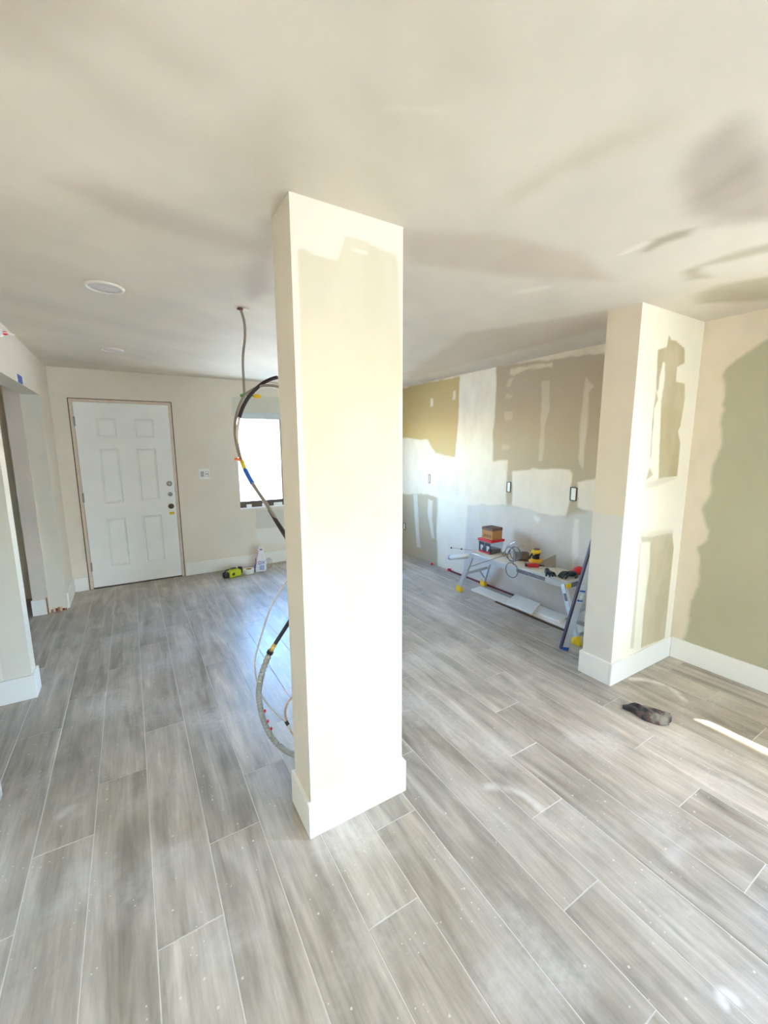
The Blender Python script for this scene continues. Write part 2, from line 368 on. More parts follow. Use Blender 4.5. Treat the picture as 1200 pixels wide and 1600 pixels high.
# ---- free column and wall pier
def shaft(name, c, fn_front, base, label, left_fn=None):
    x0, x1, y0, y1 = c; vv = []; ff = []; cc = []
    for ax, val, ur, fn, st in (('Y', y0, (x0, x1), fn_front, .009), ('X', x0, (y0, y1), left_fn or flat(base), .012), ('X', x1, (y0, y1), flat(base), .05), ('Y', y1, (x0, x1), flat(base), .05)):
        U = np.linspace(*ur, max(2, int((ur[1]-ur[0])/st)+1)); V = np.linspace(0, H, int(H/st)+1); uu, wv = np.meshgrid(U, V, indexing='ij')
        w = np.full_like(uu, val); P = (w, uu, wv) if ax == 'X' else (uu, w, wv)
        n0 = sum(len(q) for q in vv); vv.append(np.stack([np.ravel(q) for q in P], 1)); cc.append(fn(uu, wv).reshape(-1, 3))
        i, j = np.meshgrid(range(len(U)-1), range(len(V)-1), indexing='ij'); a = (i*len(V)+j).ravel()+n0
        F = np.stack([a, a+len(V), a+len(V)+1, a+1], 1); outward = (ax == 'Y' and val == y0) or (ax == 'X' and val == x1)
        ff += (F if outward else F[:, ::-1]).tolist()
    me = bpy.data.meshes.new(name); me.from_pydata(np.concatenate(vv).tolist(), [], ff)
    at = me.color_attributes.new('paint', 'FLOAT_COLOR', 'POINT'); C = np.concatenate(cc)
    at.data.foreach_set('color', np.concatenate([C, np.ones((len(C), 1))], 1).astype(np.float32).ravel())
    me.materials.append(PAINT); me.update(); o = bpy.data.objects.new(name, me); COL.objects.link(o)
    return tag(o, label, 'column', kind='structure')
c1f = painter((238, 230, 214), [([(465, 388), (472, 386), (492, 397), (526, 406), (535, 383), (539, 367), (571, 377), (587, 386), (620, 399), (623, 426), (627, 512), (628, 1165), (600, 1195), (560, 1215), (500, 1240), (490, 1240), (484, 1050), (474, 700)], (218, 209, 184), .006, .006, 1),
   ([(550, 387), (575, 394), (574, 397), (552, 391)], (248, 240, 224), .004, .003, .9)], 'Y', C1[2])
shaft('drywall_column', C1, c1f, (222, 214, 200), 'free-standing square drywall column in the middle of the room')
z5 = lambda L: [(960+x/5, 480+y/5) for x, y in L]
D2 = (186, 172, 138)
c2f = painter((238, 231, 214), [
  (z5([(340, 335), (410, 310), (425, 215), (445, 255), (480, 262), (548, 325), (548, 435), (490, 465), (480, 580), (548, 600), (550, 720), (515, 930), (495, 970), (515, 1060), (490, 1320), (345, 1340), (365, 740), (395, 560), (395, 430), (380, 425), (355, 540), (345, 640), (335, 660), (325, 640)]), D2, .004, .003, 1),
  (z5([(325, 640), (342, 720), (312, 790), (286, 1180), (278, 1180), (300, 850)]), D2, .003, .002, 1),
  (z5([(275, 1250), (302, 1310), (245, 1352)]), D2, .004, .004, 1),
  (z5([(238, 1370), (320, 1350), (420, 1330), (500, 1330), (330, 1400), (240, 1425)]), (214, 204, 184), .01, .006, .7),
  (p4([(262, 862), (300, 862), (368, 850), (374, 900), (342, 1205), (262, 1240), (282, 1000)]), (194, 180, 150), .005, .005, 1),
  (p4([(266, 880), (294, 880), (292, 960), (268, 1150), (256, 1245), (238, 1245), (250, 1060)]), (234, 228, 210), .004, .003, 1),
  (p4([(258, 885), (264, 885), (238, 1240), (226, 1240), (244, 1040)]), (206, 194, 168), .004, .003, .8),
  (p4([(258, 850), (372, 838), (372, 856), (258, 880)]), (206, 196, 172), .02, .01, .5)], 'Y', C2[2])
def c2l(u, v):
    m = (v > 1.165)[..., None]
    return np.where(m, np.array(lin((228, 214, 192))), np.array(lin((222, 216, 206))))
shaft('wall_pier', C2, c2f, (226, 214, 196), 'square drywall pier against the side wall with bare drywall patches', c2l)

# ---- floor: grout bed and wood-look plank tiles
def plank_mat():
    m = bpy.data.materials.new('wood_look_tile'); m.use_nodes = True; t = m.node_tree; b = t.nodes['Principled BSDF']; N = t.nodes.new; L = t.links.new
    geo = N('ShaderNodeNewGeometry'); oi = N('ShaderNodeObjectInfo')
    off = N('ShaderNodeVectorMath'); off.operation = 'SCALE'; off.inputs[0].default_value = (37, 91, 53); L(oi.outputs['Random'], off.inputs['Scale'])
    add = N('ShaderNodeVectorMath'); L(geo.outputs['Position'], add.inputs[0]); L(off.outputs[0], add.inputs[1])
    def noise(sc, detail=5, rough=.55, dist=0):
        mp = N('ShaderNodeMapping'); mp.inputs['Scale'].default_value = sc; L(add.outputs[0], mp.inputs['Vector'])
        n = N('ShaderNodeTexNoise'); n.inputs['Scale'].default_value = 1; n.inputs['Detail'].default_value = detail; n.inputs['Roughness'].default_value = rough; n.inputs['Distortion'].default_value = dist
        L(mp.outputs[0], n.inputs['Vector']); return n
    n1 = noise((11, 1.3, 1), 5, .5, 1.0); n2 = noise((90, 6, 1), 4, .6); n3 = noise((5, 2.6, 1), 5, .6, .8)
    r1 = N('ShaderNodeValToRGB'); e = r1.color_ramp.elements
    e[0].position = .30; e[0].color = (*lin((144, 134, 121)), 1); e[1].position = .72; e[1].color = (*lin((204, 195, 182)), 1)
    k = r1.color_ramp.elements.new(.45); k.color = (*lin((168, 158, 145)), 1); k = r1.color_ramp.elements.new(.58); k.color = (*lin((184, 174, 161)), 1)
    L(n1.outputs['Fac'], r1.inputs[0])
    def scale(col, fac, lo, hi, a=0., bb=1.):
        mr = N('ShaderNodeMapRange'); mr.inputs[1].default_value = a; mr.inputs[2].default_value = bb; mr.inputs[3].default_value = lo; mr.inputs[4].default_value = hi; L(fac, mr.inputs[0])
        s = N('ShaderNodeVectorMath'); s.operation = 'SCALE'; L(col, s.inputs[0]); L(mr.outputs[0], s.inputs['Scale']); return s.outputs[0]
    c = scale(r1.outputs[0], n2.outputs['Fac'], .86, 1.10, .3, .7); c = scale(c, n3.outputs['Fac'], .80, 1.14, .3, .7); c = scale(c, oi.outputs['Random'], .90, 1.08)
    # plaster dust lying on the tiles: broad film, wiped arcs, splashes, specks
    def posnoise(scale_, detail=4, vec=None):
        n = N('ShaderNodeTexNoise'); n.inputs['Scale'].default_value = scale_; n.inputs['Detail'].default_value = detail; L(vec or geo.outputs['Position'], n.inputs['Vector']); return n
    def rng(x, a, bb, lo=0, hi=1):
        mr = N('ShaderNodeMapRange'); mr.interpolation_type = 'SMOOTHSTEP'; mr.inputs[1].default_value = a; mr.inputs[2].default_value = bb; mr.inputs[3].default_value = lo; mr.inputs[4].default_value = hi; L(x, mr.inputs[0]); return mr.outputs[0]
    def math_(op, x, y):
        q = N('ShaderNodeMath'); q.operation = op
        for i, w in enumerate((x, y)):
            if isinstance(w, (int, float)): q.inputs[i].default_value = w
            else: L(w, q.inputs[i])
        return q.outputs[0]
    film = rng(posnoise(2.3, 6).outputs['Fac'], .45, .75, 0, .5)
    film = math_('MULTIPLY', film, rng(posnoise(40, 3).outputs['Fac'], .3, .7, .5, 1))
    sep = N('ShaderNodeSeparateXYZ'); L(geo.outputs['Position'], sep.inputs[0])
    def arc(cx, cy, r, w, ang, spread, amt):
        dx = math_('SUBTRACT', sep.outputs[0], cx); dy = math_('SUBTRACT', sep.outputs[1], cy)
        rr = math_('SQRT', math_('ADD', math_('MULTIPLY', dx, dx), math_('MULTIPLY', dy, dy)), 0)
        d = math_('ABSOLUTE', math_('SUBTRACT', rr, r), 0)
        a = math_('ADD', math_('MULTIPLY', dx, math.cos(ang)), math_('MULTIPLY', dy, math.sin(ang)))
        ca = math_('DIVIDE', a, math_('MAXIMUM', rr, .001))
        m = math_('MULTIPLY', rng(d, w, 0), rng(ca, math.cos(spread), math.cos(spread*.6)))
        return math_('MULTIPLY', math_('MULTIPLY', m, rng(posnoise(14, 4).outputs['Fac'], .3, .6, .35, 1)), amt)
    dust = math_('MAXIMUM', film, arc(2.79, 1.245, .178, .045, .15, 1.6, .95))
    dust = math_('MAXIMUM', dust, arc(1.25, 1.08, .195, .036, .5, .95, .65))
    dust = math_('MAXIMUM', dust, arc(1.75, .35, .28, .05, 1.2, .8, .3))
    dust = math_('MAXIMUM', dust, arc(-.36, 2.12, .03, .05, 1.2, 3.2, .5))
    dust = math_('MAXIMUM', dust, arc(1.37, .319, .02, .03, 1.2, 3.2, .8))
    vo = N('ShaderNodeTexVoronoi'); vo.inputs['Scale'].default_value = 7; vo.voronoi_dimensions = '2D'; L(geo.outputs['Position'], vo.inputs['Vector'])
    spk = math_('MULTIPLY', rng(vo.outputs['Distance'], .036, .018), rng(posnoise(5.5, 2).outputs['Fac'], .48, .55))
    vo2 = N('ShaderNodeTexVoronoi'); vo2.inputs['Scale'].default_value = 22; vo2.voronoi_dimensions = '2D'; L(geo.outputs['Position'], vo2.inputs['Vector'])
    spk2 = math_('MULTIPLY', rng(vo2.outputs['Distance'], .07, .04), rng(posnoise(6, 2).outputs['Fac'], .57, .62))
    dust = math_('MAXIMUM', dust, math_('MULTIPLY', math_('MAXIMUM', spk, spk2), .75))
    mx = N('ShaderNodeMix'); mx.data_type = 'RGBA'; mx.inputs[7].default_value = (*lin((226, 222, 216)), 1); L(dust, mx.inputs[0]); L(c, mx.inputs[6])
    L(mx.outputs[2], b.inputs['Base Color'])
    rg = rng(n1.outputs['Fac'], .3, .7, .30, .42); L(math_('ADD', rg, math_('MULTIPLY', dust, .4)), b.inputs['Roughness'])
    b.inputs['Specular IOR Level'].default_value = .65
    bp = N('ShaderNodeBump'); bp.inputs['Strength'].default_value = .12; bp.inputs['Distance'].default_value = .002; L(n2.outputs['Fac'], bp.inputs['Height']); L(bp.outputs[0], b.inputs['Normal'])
    return m
M_plank = plank_mat()
M_grout = mat('grout', (206, 201, 194), .85, var=.08, scale=20)
floor = B('floor', (XH-.15, YB-.15, -.12), (XR+.15, YD+.15, -.0010), M_grout)
tag(floor, 'grey wood-look plank tile floor with pale grout lines', 'floor', kind='structure')
def plank_mesh(w, l):
    b = .0010; e = .0010
    v = [(-w/2, -l/2, -.010), (w/2, -l/2, -.010), (w/2, l/2, -.010), (-w/2, l/2, -.010)]
    v += [(x, y, -e) for x, y, _ in v[:4]]+[(x-math.copysign(b, x), y-math.copysign(b, y), 0) for x, y, _ in v[:4]]
    f = [(0, 1, 5, 4), (1, 2, 6, 5), (2, 3, 7, 6), (3, 0, 4, 7), (4, 5, 9, 8), (5, 6, 10, 9), (6, 7, 11, 10), (7, 4, 8, 11), (8, 9, 10, 11)]
    me = bpy.data.meshes.new('plank'); me.from_pydata(v, [], f); me.materials.append(M_plank); return me
PW, PL, G = .2044, 1.218, .0038
cache = {}
for k in range(-12, 18):
    x0 = -.058+k*PW; x1 = x0+PW; x0, x1 = max(x0, XH), min(x1, XR)
    if x1-x0 < .02: continue
    y = 1.335+.304*(k % 4)-PL*4
    while y < YD:
        a, b = max(y, YB), min(y+PL, YD); y += PL
        if b-a < .03: continue
        key = (round(x1-x0-G, 4), round(b-a-G, 4))
        if key not in cache: cache[key] = plank_mesh(*key)
        o = bpy.data.objects.new('plank', cache[key]); COL.objects.link(o); o.location = ((x0+x1)/2, (a+b)/2, 0); o.parent = floor

# ---- baseboards
def bb(name, boxes, label):
    m = MB()
    for a, b in boxes: m.box(a, b, 0, .0025)
    return tag(m.build(name, M_trim), label, 'baseboard', kind='structure')
t = TB
def ring(name, c, sides, label):
    x0, x1, y0, y1 = c; m = MB()
    if 'f' in sides: m.box((x0-t, y0-t, 0), (x1+(t if 'r' in sides else -t), y0, HB), 0, .002)
    if 'l' in sides: m.box((x0-t, y0+.0005, 0), (x0, y1+(t if 'b' in sides else 0), HB), 0, .002)
    if 'r' in sides: m.box((x1, y0+.0005, 0), (x1+t, y1+t, HB), 0, .002)
    if 'b' in sides: m.box((x0+.0005, y1, 0), (x1-.0005, y1+t, HB), 0, .002)
    return tag(m.build(name, M_trim), label, 'baseboard', kind='structure')
ring('baseboard_column', C1, 'flrb', 'tall white baseboard wrapped around the free-standing column')
ring('baseboard_pier', C2, 'flb', 'tall white baseboard around the wall pier')
bb('baseboard_right', [((XR-t, YB, 0), (XR, C2[2]-t-.001, HB))], 'white baseboard along the olive stretch of side wall')
bb('baseboard_far', [((.487, YD-t, 0), (XR, YD, HB)), ((XL+t+.001, YD-t, 0), (DR[0]-.004, YD, HB))], 'white baseboard either side of the front door')
bb('baseboard_left', [((XL, YJ+.045, 0), (XL+t, YD, HB))], 'short white baseboard beside the front door corner')
bb('baseboard_hall', [((-.925, 5.03-t, 0), (-.803, 5.03, HB))], 'short white baseboard on the narrow hall wall end')
bb('baseboard_partition', [((XH, 3.33-t, 0), (XL+t, 3.33, HB)), ((XL, 3.3305, 0), (XL+t, 3.463, HB))], 'white baseboard wrapping the partition wall end')
bb('baseboard_opening', [((XL, YB, 0), (XL+t, 2.40+t, HB))], 'white baseboard end at the near opening of the left wall')
# torn drywall at the foot of the far jamb
m = MB(); rr = random.Random(3)
for i in range(7): m.box((-.79+i*.018, YJ-.006, 0), (-.774+i*.018+.003, YJ-.001, .02+.035*rr.random()), i % 3)
tag(m.build('trim_1', [M_wood, mat('torn_paper', (214, 190, 160), .9, var=.2), M_redstrip]), 'torn drywall edge at foot of the opening jamb', 'trim', kind='structure')
tag(B('trim_2', (-.812, 5.012, 0), (-.801, 5.03, .165), M_wood), 'raw wood strip at end of the short hall baseboard', 'trim', kind='structure')

# ---- front door
door = empty('door_1', ((DR[0]+DR[1])/2, YD, 0)); tag(door, 'white six-panel front door with three locks', 'door', kind='structure')
inv = lambda o, p: (setattr(o, 'parent', p), setattr(o, 'matrix_parent_inverse', Matrix.Translation(-p.location)))[0] or o
def part(mb, name, mats, p, label=None):
    o = mb.build(name, mats); inv(o, p)
    if label: o['label'] = label
    return o
m = MB()   # rough gap between drywall and jamb
m.box((DR[0], YD+.005, 0), (DR[0]+.009, YD+.12, DR[3])); m.box((DR[1]-.009, YD+.005, 0), (DR[1], YD+.12, DR[3])); m.box((DR[0]+.009, YD+.005, DR[3]-.008), (DR[1]-.009, YD+.12, DR[3]))
part(m, 'rough_gap', M_dkwood, door, 'dark raw wood showing around the jamb')
M_jamb = mat('jamb_paint', (222, 204, 186), .6, var=.1, scale=18)
SX0, SX1, SZ0, SZ1 = -.473, .441, .014, 2.092
for a, b in (((DR[0]+.009, YD-.002, 0), (SX0-.004, YD+.12, DR[3]-.008)), ((SX1+.004, YD-.002, 0), (DR[1]-.009, YD+.12, DR[3]-.008)), ((SX0-.004, YD-.002, SZ1+.004), (SX1+.004, YD+.12, DR[3]-.008))):
    part(MB().box(a, b, 0, .0015), 'jamb', M_jamb, door)
part(MB().box((DR[0], YD+.0, -.002), (DR[1], YD+.15, .010)), 'threshold', M_bronze, door)
part(MB().box((SX0-.003, YD+.05, .012), (SX1+.003, YD+.055, SZ1+.003)), 'weatherstrip', M_dkwood, door)
PANELS = [(-.285, -.098, 1.715, 1.925), (.070, .274, 1.715, 1.925), (-.285, -.098, .975, 1.588), (.070, .274, .975, 1.588), (-.285, -.098, .232, .800), (.070, .274, .232, .800)]
YS = YD+.004
xs = sorted({SX0, SX1, *[p[0] for p in PANELS[:2]], *[p[1] for p in PANELS[:2]]}); zs = sorted({SZ0, SZ1, *[p[2] for p in PANELS], *[p[3] for p in PANELS]})
m = MB()
for a, b in zip(xs[:-1], xs[1:]):
    for c, d in zip(zs[:-1], zs[1:]):
        if any(p[0] < (a+b)/2 < p[1] and p[2] < (c+d)/2 < p[3] for p in PANELS): continue
        m.add([(a, YS, c), (b, YS, c), (b, YS, d), (a, YS, d)], [(0, 1, 2, 3)])
for a, b in (((SX0, YS, SZ0), (SX0, YS+.044, SZ1)), ((SX1, YS, SZ0), (SX1, YS+.044, SZ1))):
    x = a[0]; m.add([(x, YS, SZ0), (x, YS, SZ1), (x, YS+.044, SZ1), (x, YS+.044, SZ0)], [(0, 1, 2, 3)])
for z in (SZ0, SZ1): m.add([(SX0, YS, z), (SX1, YS, z), (SX1, YS+.044, z), (SX0, YS+.044, z)], [(0, 1, 2, 3)])
m.add([(SX0, YS+.044, SZ0), (SX1, YS+.044, SZ0), (SX1, YS+.044, SZ1), (SX0, YS+.044, SZ1)], [(0, 1, 2, 3)])
slab = part(m, 'door_leaf', M_door, door)
for (a, b, c, d) in PANELS:
    m = MB(); prof = [(0, 0), (.003, .007), (.012, .013), (.017, .013), (.024, .004), (.030, .003)]
    rings = [[(a+i, YS+h, c+i), (b-i, YS+h, c+i), (b-i, YS+h, d-i), (a+i, YS+h, d-i)] for i, h in prof]
    for r0, r1 in zip(rings[:-1], rings[1:]):
        for k in range(4): m.add([r0[k], r0[(k+1) % 4], r1[(k+1) % 4], r1[k]], [(0, 1, 2, 3)])
    m.add(rings[-1], [(0, 1, 2, 3)])
    o = m.build('panel', M_door); o.parent = slab
RY = Matrix.Rotation(math.pi/2, 4, 'X')
def disc(x, z, prof, n=24): return MB().lathe(prof, n, Matrix.Translation((x, YS, z)) @ RY)
k1 = disc(.387, 1.170, [(.0001, .022), (.016, .022), (.024, .016), (.031, .008), (.032, 0)]); k1.box((.379, YS-.032, 1.158), (.395, YS-.02, 1.182), 1, .003)
part(k1, 'deadbolt', [M_metal, M_chrome], door)
k2 = disc(.388, 1.040, [(.0001, .02), (.014, .02), (.018, .012), (.026, .006), (.027, 0)]); k2.box((.383, YS-.034, 1.028), (.393, YS-.018, 1.052), 0, .003)
part(k2, 'deadbolt', [M_chrome], door)
k3 = disc(.387, .894, [(.0001, .03), (.012, .034), (.024, .030), (.028, .018), (.018, .010), (.031, .006), (.032, 0)])
part(k3, 'door_knob', [M_bronze], door)
part(MB().box((.362, YS-.003, .793), (.415, YS+.001, .824)), 'yellow_sticker', mat('yellow_sticker', (232, 190, 30), .6), door)
for z in (1.886, 1.056, .262):
    h = MB().box((SX0-.014, YS-.004, z-.05), (SX0+.008, YS+.001, z+.05)); h.tube([(SX0-.004, YS-.007, z-.052), (SX0-.004, YS-.007, z+.052)], .006, 8)
    part(h, 'hinge', M_metal, door)
for z in (1.1, 0.92): part(MB().box((SX1-.001, YS-.002, z-.03), (SX1+.004, YS+.02, z+.03)), 'strike_plate', M_metal, door)

# ---- window in the far wall
win = empty('window_1', (1.81, YD, .795)); tag(win, 'bright sliding window with dark bottom track beside the column', 'window', kind='structure')
wx0, wx1, wz0, wz1 = WN
M_brown = mat('dark_bronze_frame', (96, 78, 66), .5, .3, var=.15)
M_wframe = mat('painted_window_head', (206, 212, 214), .5, var=.04)
yf = YD+.075
part(MB().box((wx0, yf-.02, wz0+.002), (wx1, yf+.04, wz0+.085), 0, .003), 'bottom_track', M_brown, win)
part(MB().box((wx0, yf-.03, wz1-.085), (wx1, yf+.04, wz1), 0, .004), 'window_head', M_wframe, win)
for a, b, mm in ((wx0, wx0+.022, M_wframe), (wx1-.022, wx1, M_brown)): part(MB().box((a, yf-.02, wz0+.085), (b, yf+.04, wz1-.085)), 'window_frame', mm, win)
part(MB().box((1.79, yf-.02, wz0+.085), (1.835, yf+.03, wz1-.085), 0, .003), 'meeting_stile', M_brown, win)
for a, b, y in ((wx0+.022, 1.80, yf+.005), (1.82, wx1-.022, yf+.02)): part(MB().box((a, y, wz0+.08), (b, y+.004, wz1-.08)), 'pane', M_glass, win)
for x in (1.29, 1.50, 1.66): part(MB().box((x, yf-.028, wz0+.0), (x+.07+.05*(x > 1.6), yf-.018, wz0+.045), 0, .004), 'track_clip', M_white, win)
part(MB().box((wx0-.002, YD-.006, wz0-.016), (wx1+.002, YD+.08, wz0+.002), 0, .003), 'window_sill', M_trim, win)
# ---- window in the right wall and patio door, both beside or behind the photographer
win2 = empty('window_2', (XR, -.68, .8)); tag(win2, 'side window in the olive stretch of wall', 'window', kind='structure')
a0, a1, b0, b1 = RW_WIN
for p, q in (((XR+.09, a0, b0), (XR+.14, a1, b0+.05)), ((XR+.09, a0, b1-.05), (XR+.14, a1, b1)), ((XR+.09, a0, b0+.05), (XR+.14, a0+.05, b1-.05)), ((XR+.09, a1-.05, b0+.05), (XR+.14, a1, b1-.05)), ((XR+.09, -.355, b0+.05), (XR+.14, -.305, b1-.05))):
    part(MB().box(p, q), 'window_frame', M_trim, win2)
for p, q in ((a0+.05, -.355), (-.305, a1-.05)): part(MB().box((XR+.113, p, b0+.05), (XR+.117, q, b1-.05)), 'pane', M_glass, win2)
dr2 = empty('door_2', (1.2, YB, 0)); tag(dr2, 'wide glazed patio door', 'door', kind='structure')
for p, q in (((PD[0], YB-.12, .02), (PD[1], YB-.06, .09)), ((PD[0], YB-.12, 2.03), (PD[1], YB-.06, 2.10)), ((PD[0], YB-.12, .09), (PD[0]+.06, YB-.06, 2.03)), ((PD[1]-.06, YB-.12, .09), (PD[1], YB-.06, 2.03)), ((1.47, YB-.12, .09), (1.53, YB-.06, 2.03))):
    part(MB().box(p, q), 'door_frame', M_trim, dr2)
for p, q in ((PD[0]+.06, 1.47), (1.53, PD[1]-.06)): part(MB().box((p, YB-.092, .09), (q, YB-.088, 2.03)), 'pane', M_glass, dr2)
portal(((wx0+wx1)/2, YD+.2, (wz0+wz1)/2), (-math.pi/2, 0, 0), wx1-wx0+.02, wz1-wz0+.02)
portal((XR+.2, (a0+a1)/2, (b0+b1)/2), (0, math.pi/2, 0), b1-b0+.02, a1-a0+.02)
portal(((PD[0]+PD[1])/2, YB-.2, 1.06), (math.pi/2, 0, 0), PD[1]-PD[0]+.02, 2.1)

# ---- outdoors
M_ground = mat('sunlit_concrete', (230, 217, 194), .9, var=.08, scale=.8)
tag(B('ground', (-40, -40, -.4), (40, 40, -.13), M_ground), 'pale concrete ground outside', 'ground', kind='structure')
M_block = mat('garden_wall_paint', (240, 230, 214), .9, var=.06, scale=1)
tag(MB().box((-12, 11, -.13), (20, 11.2, 1.4), 0, .01).build('garden_wall', M_block), 'low pale garden wall beyond the far window', 'garden wall', kind='structure')
tag(MB().box((-22, -14.5, -.13), (22, -14, 3.4), 0, .01).build('sky_blocking_wall', M_block), 'added unseen wall blocking the low sky behind the patio door', 'sky-blocking wall', kind='structure')  # added out of view to block bright low sky from the patio door
M_soffit = mat('soffit', (225, 220, 210), .8)
tag(B('roof', (XH-.4, YB-3.2, H+.16), (XR+1.432, YD+.6, H+.3), M_soffit), 'flat roof over the room, unseen eaves sized to shape the sunlight', 'roof', kind='structure')  # eaves sized to narrow the sun strip and keep sun off the patio door
#DETAILS
# ------------------------------------------------------------------ fittings on walls and ceiling
sw = empty('switch_plate', (.789, YD, 1.27)); tag(sw, 'white double switch and outlet plate on the wall beside the front door', 'switch')
part(MB().box((.728, YD-.007, 1.206), (.850, YD-.0005, 1.334), 0, .003), 'plate', M_white, sw)
for x in (.742, .797): part(MB().box((x, YD-.010, 1.236), (x+.040, YD-.006, 1.304), 0, .002), 'switch_insert', M_grey, sw)
part(MB().box((.803, YD-.012, 1.240), (.831, YD-.009, 1.262), 0, .001).box((.803, YD-.012, 1.278), (.831, YD-.009, 1.300), 0, .001), 'outlet_face', M_white, sw)

M_lens = mat('frosted_lens', (212, 205, 205), .5, var=.02); M_ring = mat('light_trim', (228, 221, 212), .5, var=.02)
def downlight(x, y, r, label):
    t_ = empty('ceiling_light', (x, y, H)); tag(t_, label, 'ceiling light')
    part(MB().lathe([(r*.80, -.004), (r*.84, -.011), (r*.95, -.010), (r, -.004), (r, -.0005)], 40, Matrix.Translation((x, y, H))), 'trim_ring', M_ring, t_)
    part(MB().lathe([(.0001, -.0062), (r*.5, -.0060), (r*.81, -.0045), (r*.82, -.0005)], 40, Matrix.Translation((x, y, H))), 'lens', M_lens, t_)
downlight(-.035, 2.757, .092, 'round white recessed ceiling light with a clean trim ring, closer to the column')
downlight(-.048, 4.433, .085, 'round recessed ceiling light nearly flush with the ceiling, in front of the front door')

def ebox(Y, Z, label, w=.062, h=.105, skew=0):
    t_ = empty('electrical_box', (XR, Y, Z)); tag(t_, label, 'electrical box')
    x0, x1 = XR-.006, XR-.0005; e = .007
    for a, b in (((x0, Y-w/2, Z-h/2), (x1, Y+w/2, Z-h/2+e)), ((x0, Y-w/2, Z+h/2-e), (x1, Y+w/2, Z+h/2)), ((x0, Y-w/2, Z-h/2+e), (x1, Y-w/2+e, Z+h/2-e)), ((x0, Y+w/2-e, Z-h/2+e), (x1, Y+w/2, Z+h/2-e))):
        part(MB().box(a, b), 'rim', M_bronze, t_)
    part(MB().box((XR-.003, Y-w/2+e, Z-h/2+e), (XR-.0005, Y+w/2-e, Z+h/2-e)), 'cover', M_white, t_)
    for z in (Z-h/2-.006, Z+h/2+.006): part(MB().box((x0+.001, Y-.012, z-.006), (x1, Y+.012, z+.006)), 'mounting_ear', M_metal, t_)
ebox(2.353, 1.167, 'open electrical box between the square white patch and the patch behind the pier', .066, .125)
ebox(3.121, 1.168, 'open electrical box at the strip of bare drywall between two white patches', .056, .11)
ebox(4.515, 1.166, 'open electrical box half smeared with joint compound below the yellow-tan drywall', .04, .11)
ebox(5.115, .412, 'low open electrical box at the far end of the patched wall', .06, .10)

tag(B('blue_tape', tuple(on(28.5, 588, 'X', XL)+Vector((.0002, -.03, -.045))), tuple(on(33.5, 594, 'X', XL)+Vector((.0012, .03, .03))), M_blue), 'small piece of blue masking tape above the hall opening', 'tape')

sp = on(21, 522, 'X', -.47); sY, sZ = sp.y, sp.z
sk = empty('fire_sprinkler', (XL, sY, sZ)); tag(sk, 'white sidewall fire sprinkler with a red bulb, high on the left wall', 'sprinkler')
RX = Matrix.Translation((XL, sY, sZ)) @ Matrix.Rotation(math.pi/2, 4, 'Y')
part(MB().lathe([(.0001, 0.0005), (.040, .0005), (.040, .006), (.030, .012), (.021, .013)], 24, RX), 'escutcheon', M_white, sk)
part(MB().lathe([(.021, .010), (.021, .140), (.017, .147), (.008, .148), (.0001, .148)], 24, RX), 'body', M_white, sk)
part(MB().lathe([(.0001, .147), (.008, .148), (.010, .158), (.005, .168), (.0001, .169)], 16, RX), 'bulb', M_red, sk)
d = MB()
for s_ in (-1, 1): d.tube([(XL+.146, sY+s_*.012, sZ), (XL+.166, sY+s_*.011, sZ), (XL+.182, sY, sZ)], .003, 6)
d.box((XL+.178, sY-.009, sZ-.007), (XL+.194, sY+.009, sZ-.001)); part(d, 'deflector', M_white, sk)

# ------------------------------------------------------------------ cables at the column
M_cgrey = mat('grey_cable', (150, 138, 126), .5, var=.08)
M_cwhite = mat('white_cable', (214, 208, 200), .45, var=.05)
M_cblack = mat('black_cable', (52, 42, 44), .5, var=.2)
M_orange = mat('orange_cap', (236, 120, 60), .5)
M_green = mat('green_tie', (96, 150, 90), .6)
M_conduit = mat('grey_conduit', (172, 172, 166), .45, .3)
M_copper = mat('pink_wire', (222, 180, 160), .5)
g = lambda x, y, Y: on(340+x/4, 460+y/4, 'Y', Y)
c_ = lambda x, y, Y: on(370+x/4.707, 860+y/4.707, 'Y', Y)
BK = C1[3]+.0005
hang = empty('ceiling_cable', tuple(g(140, 85, 2.75))); tag(hang, 'grey cable dropping from a hole in the ceiling, tied to the cable loop', 'cable')
top = g(140, 85, 2.75)
part(MB().tube([top+Vector((0, 0, .004)), g(150, 110, 2.75), g(168, 180, 2.75), g(171, 270, 2.75), g(160, 370, 2.74), g(158, 450, 2.72), g(163, 540, 2.70), g(168, 632, 2.68)], .0075, 10, spline=6), 'cable', M_cgrey, hang)
part(MB().ell(top+Vector((0, 0, -.006)), (.020, .020, .006)), 'ceiling_hole_collar', M_redstrip, hang)
part(MB().box(tuple(top+Vector((.010, -.012, -.008))), tuple(top+Vector((.05, .012, -.001))), 0, .002), 'paper_scrap', M_board, hang)
tie = g(175, 632, 2.66)
part(MB().tube([tie+Vector((-.03, 0, -.004)), tie+Vector((0, -.012, .006)), tie+Vector((.035, 0, 0))], .009, 8, spline=4), 'green_tie', M_green, hang)
part(MB().tube([tie+Vector((.03, 0, 0)), g(225, 634, 2.66)], .004, 6), 'tie_tail', M_cblack, hang)
part(MB().ell(g(248, 637, 2.66), (.026, .012, .013)), 'wire_nut', M_yellow, hang)

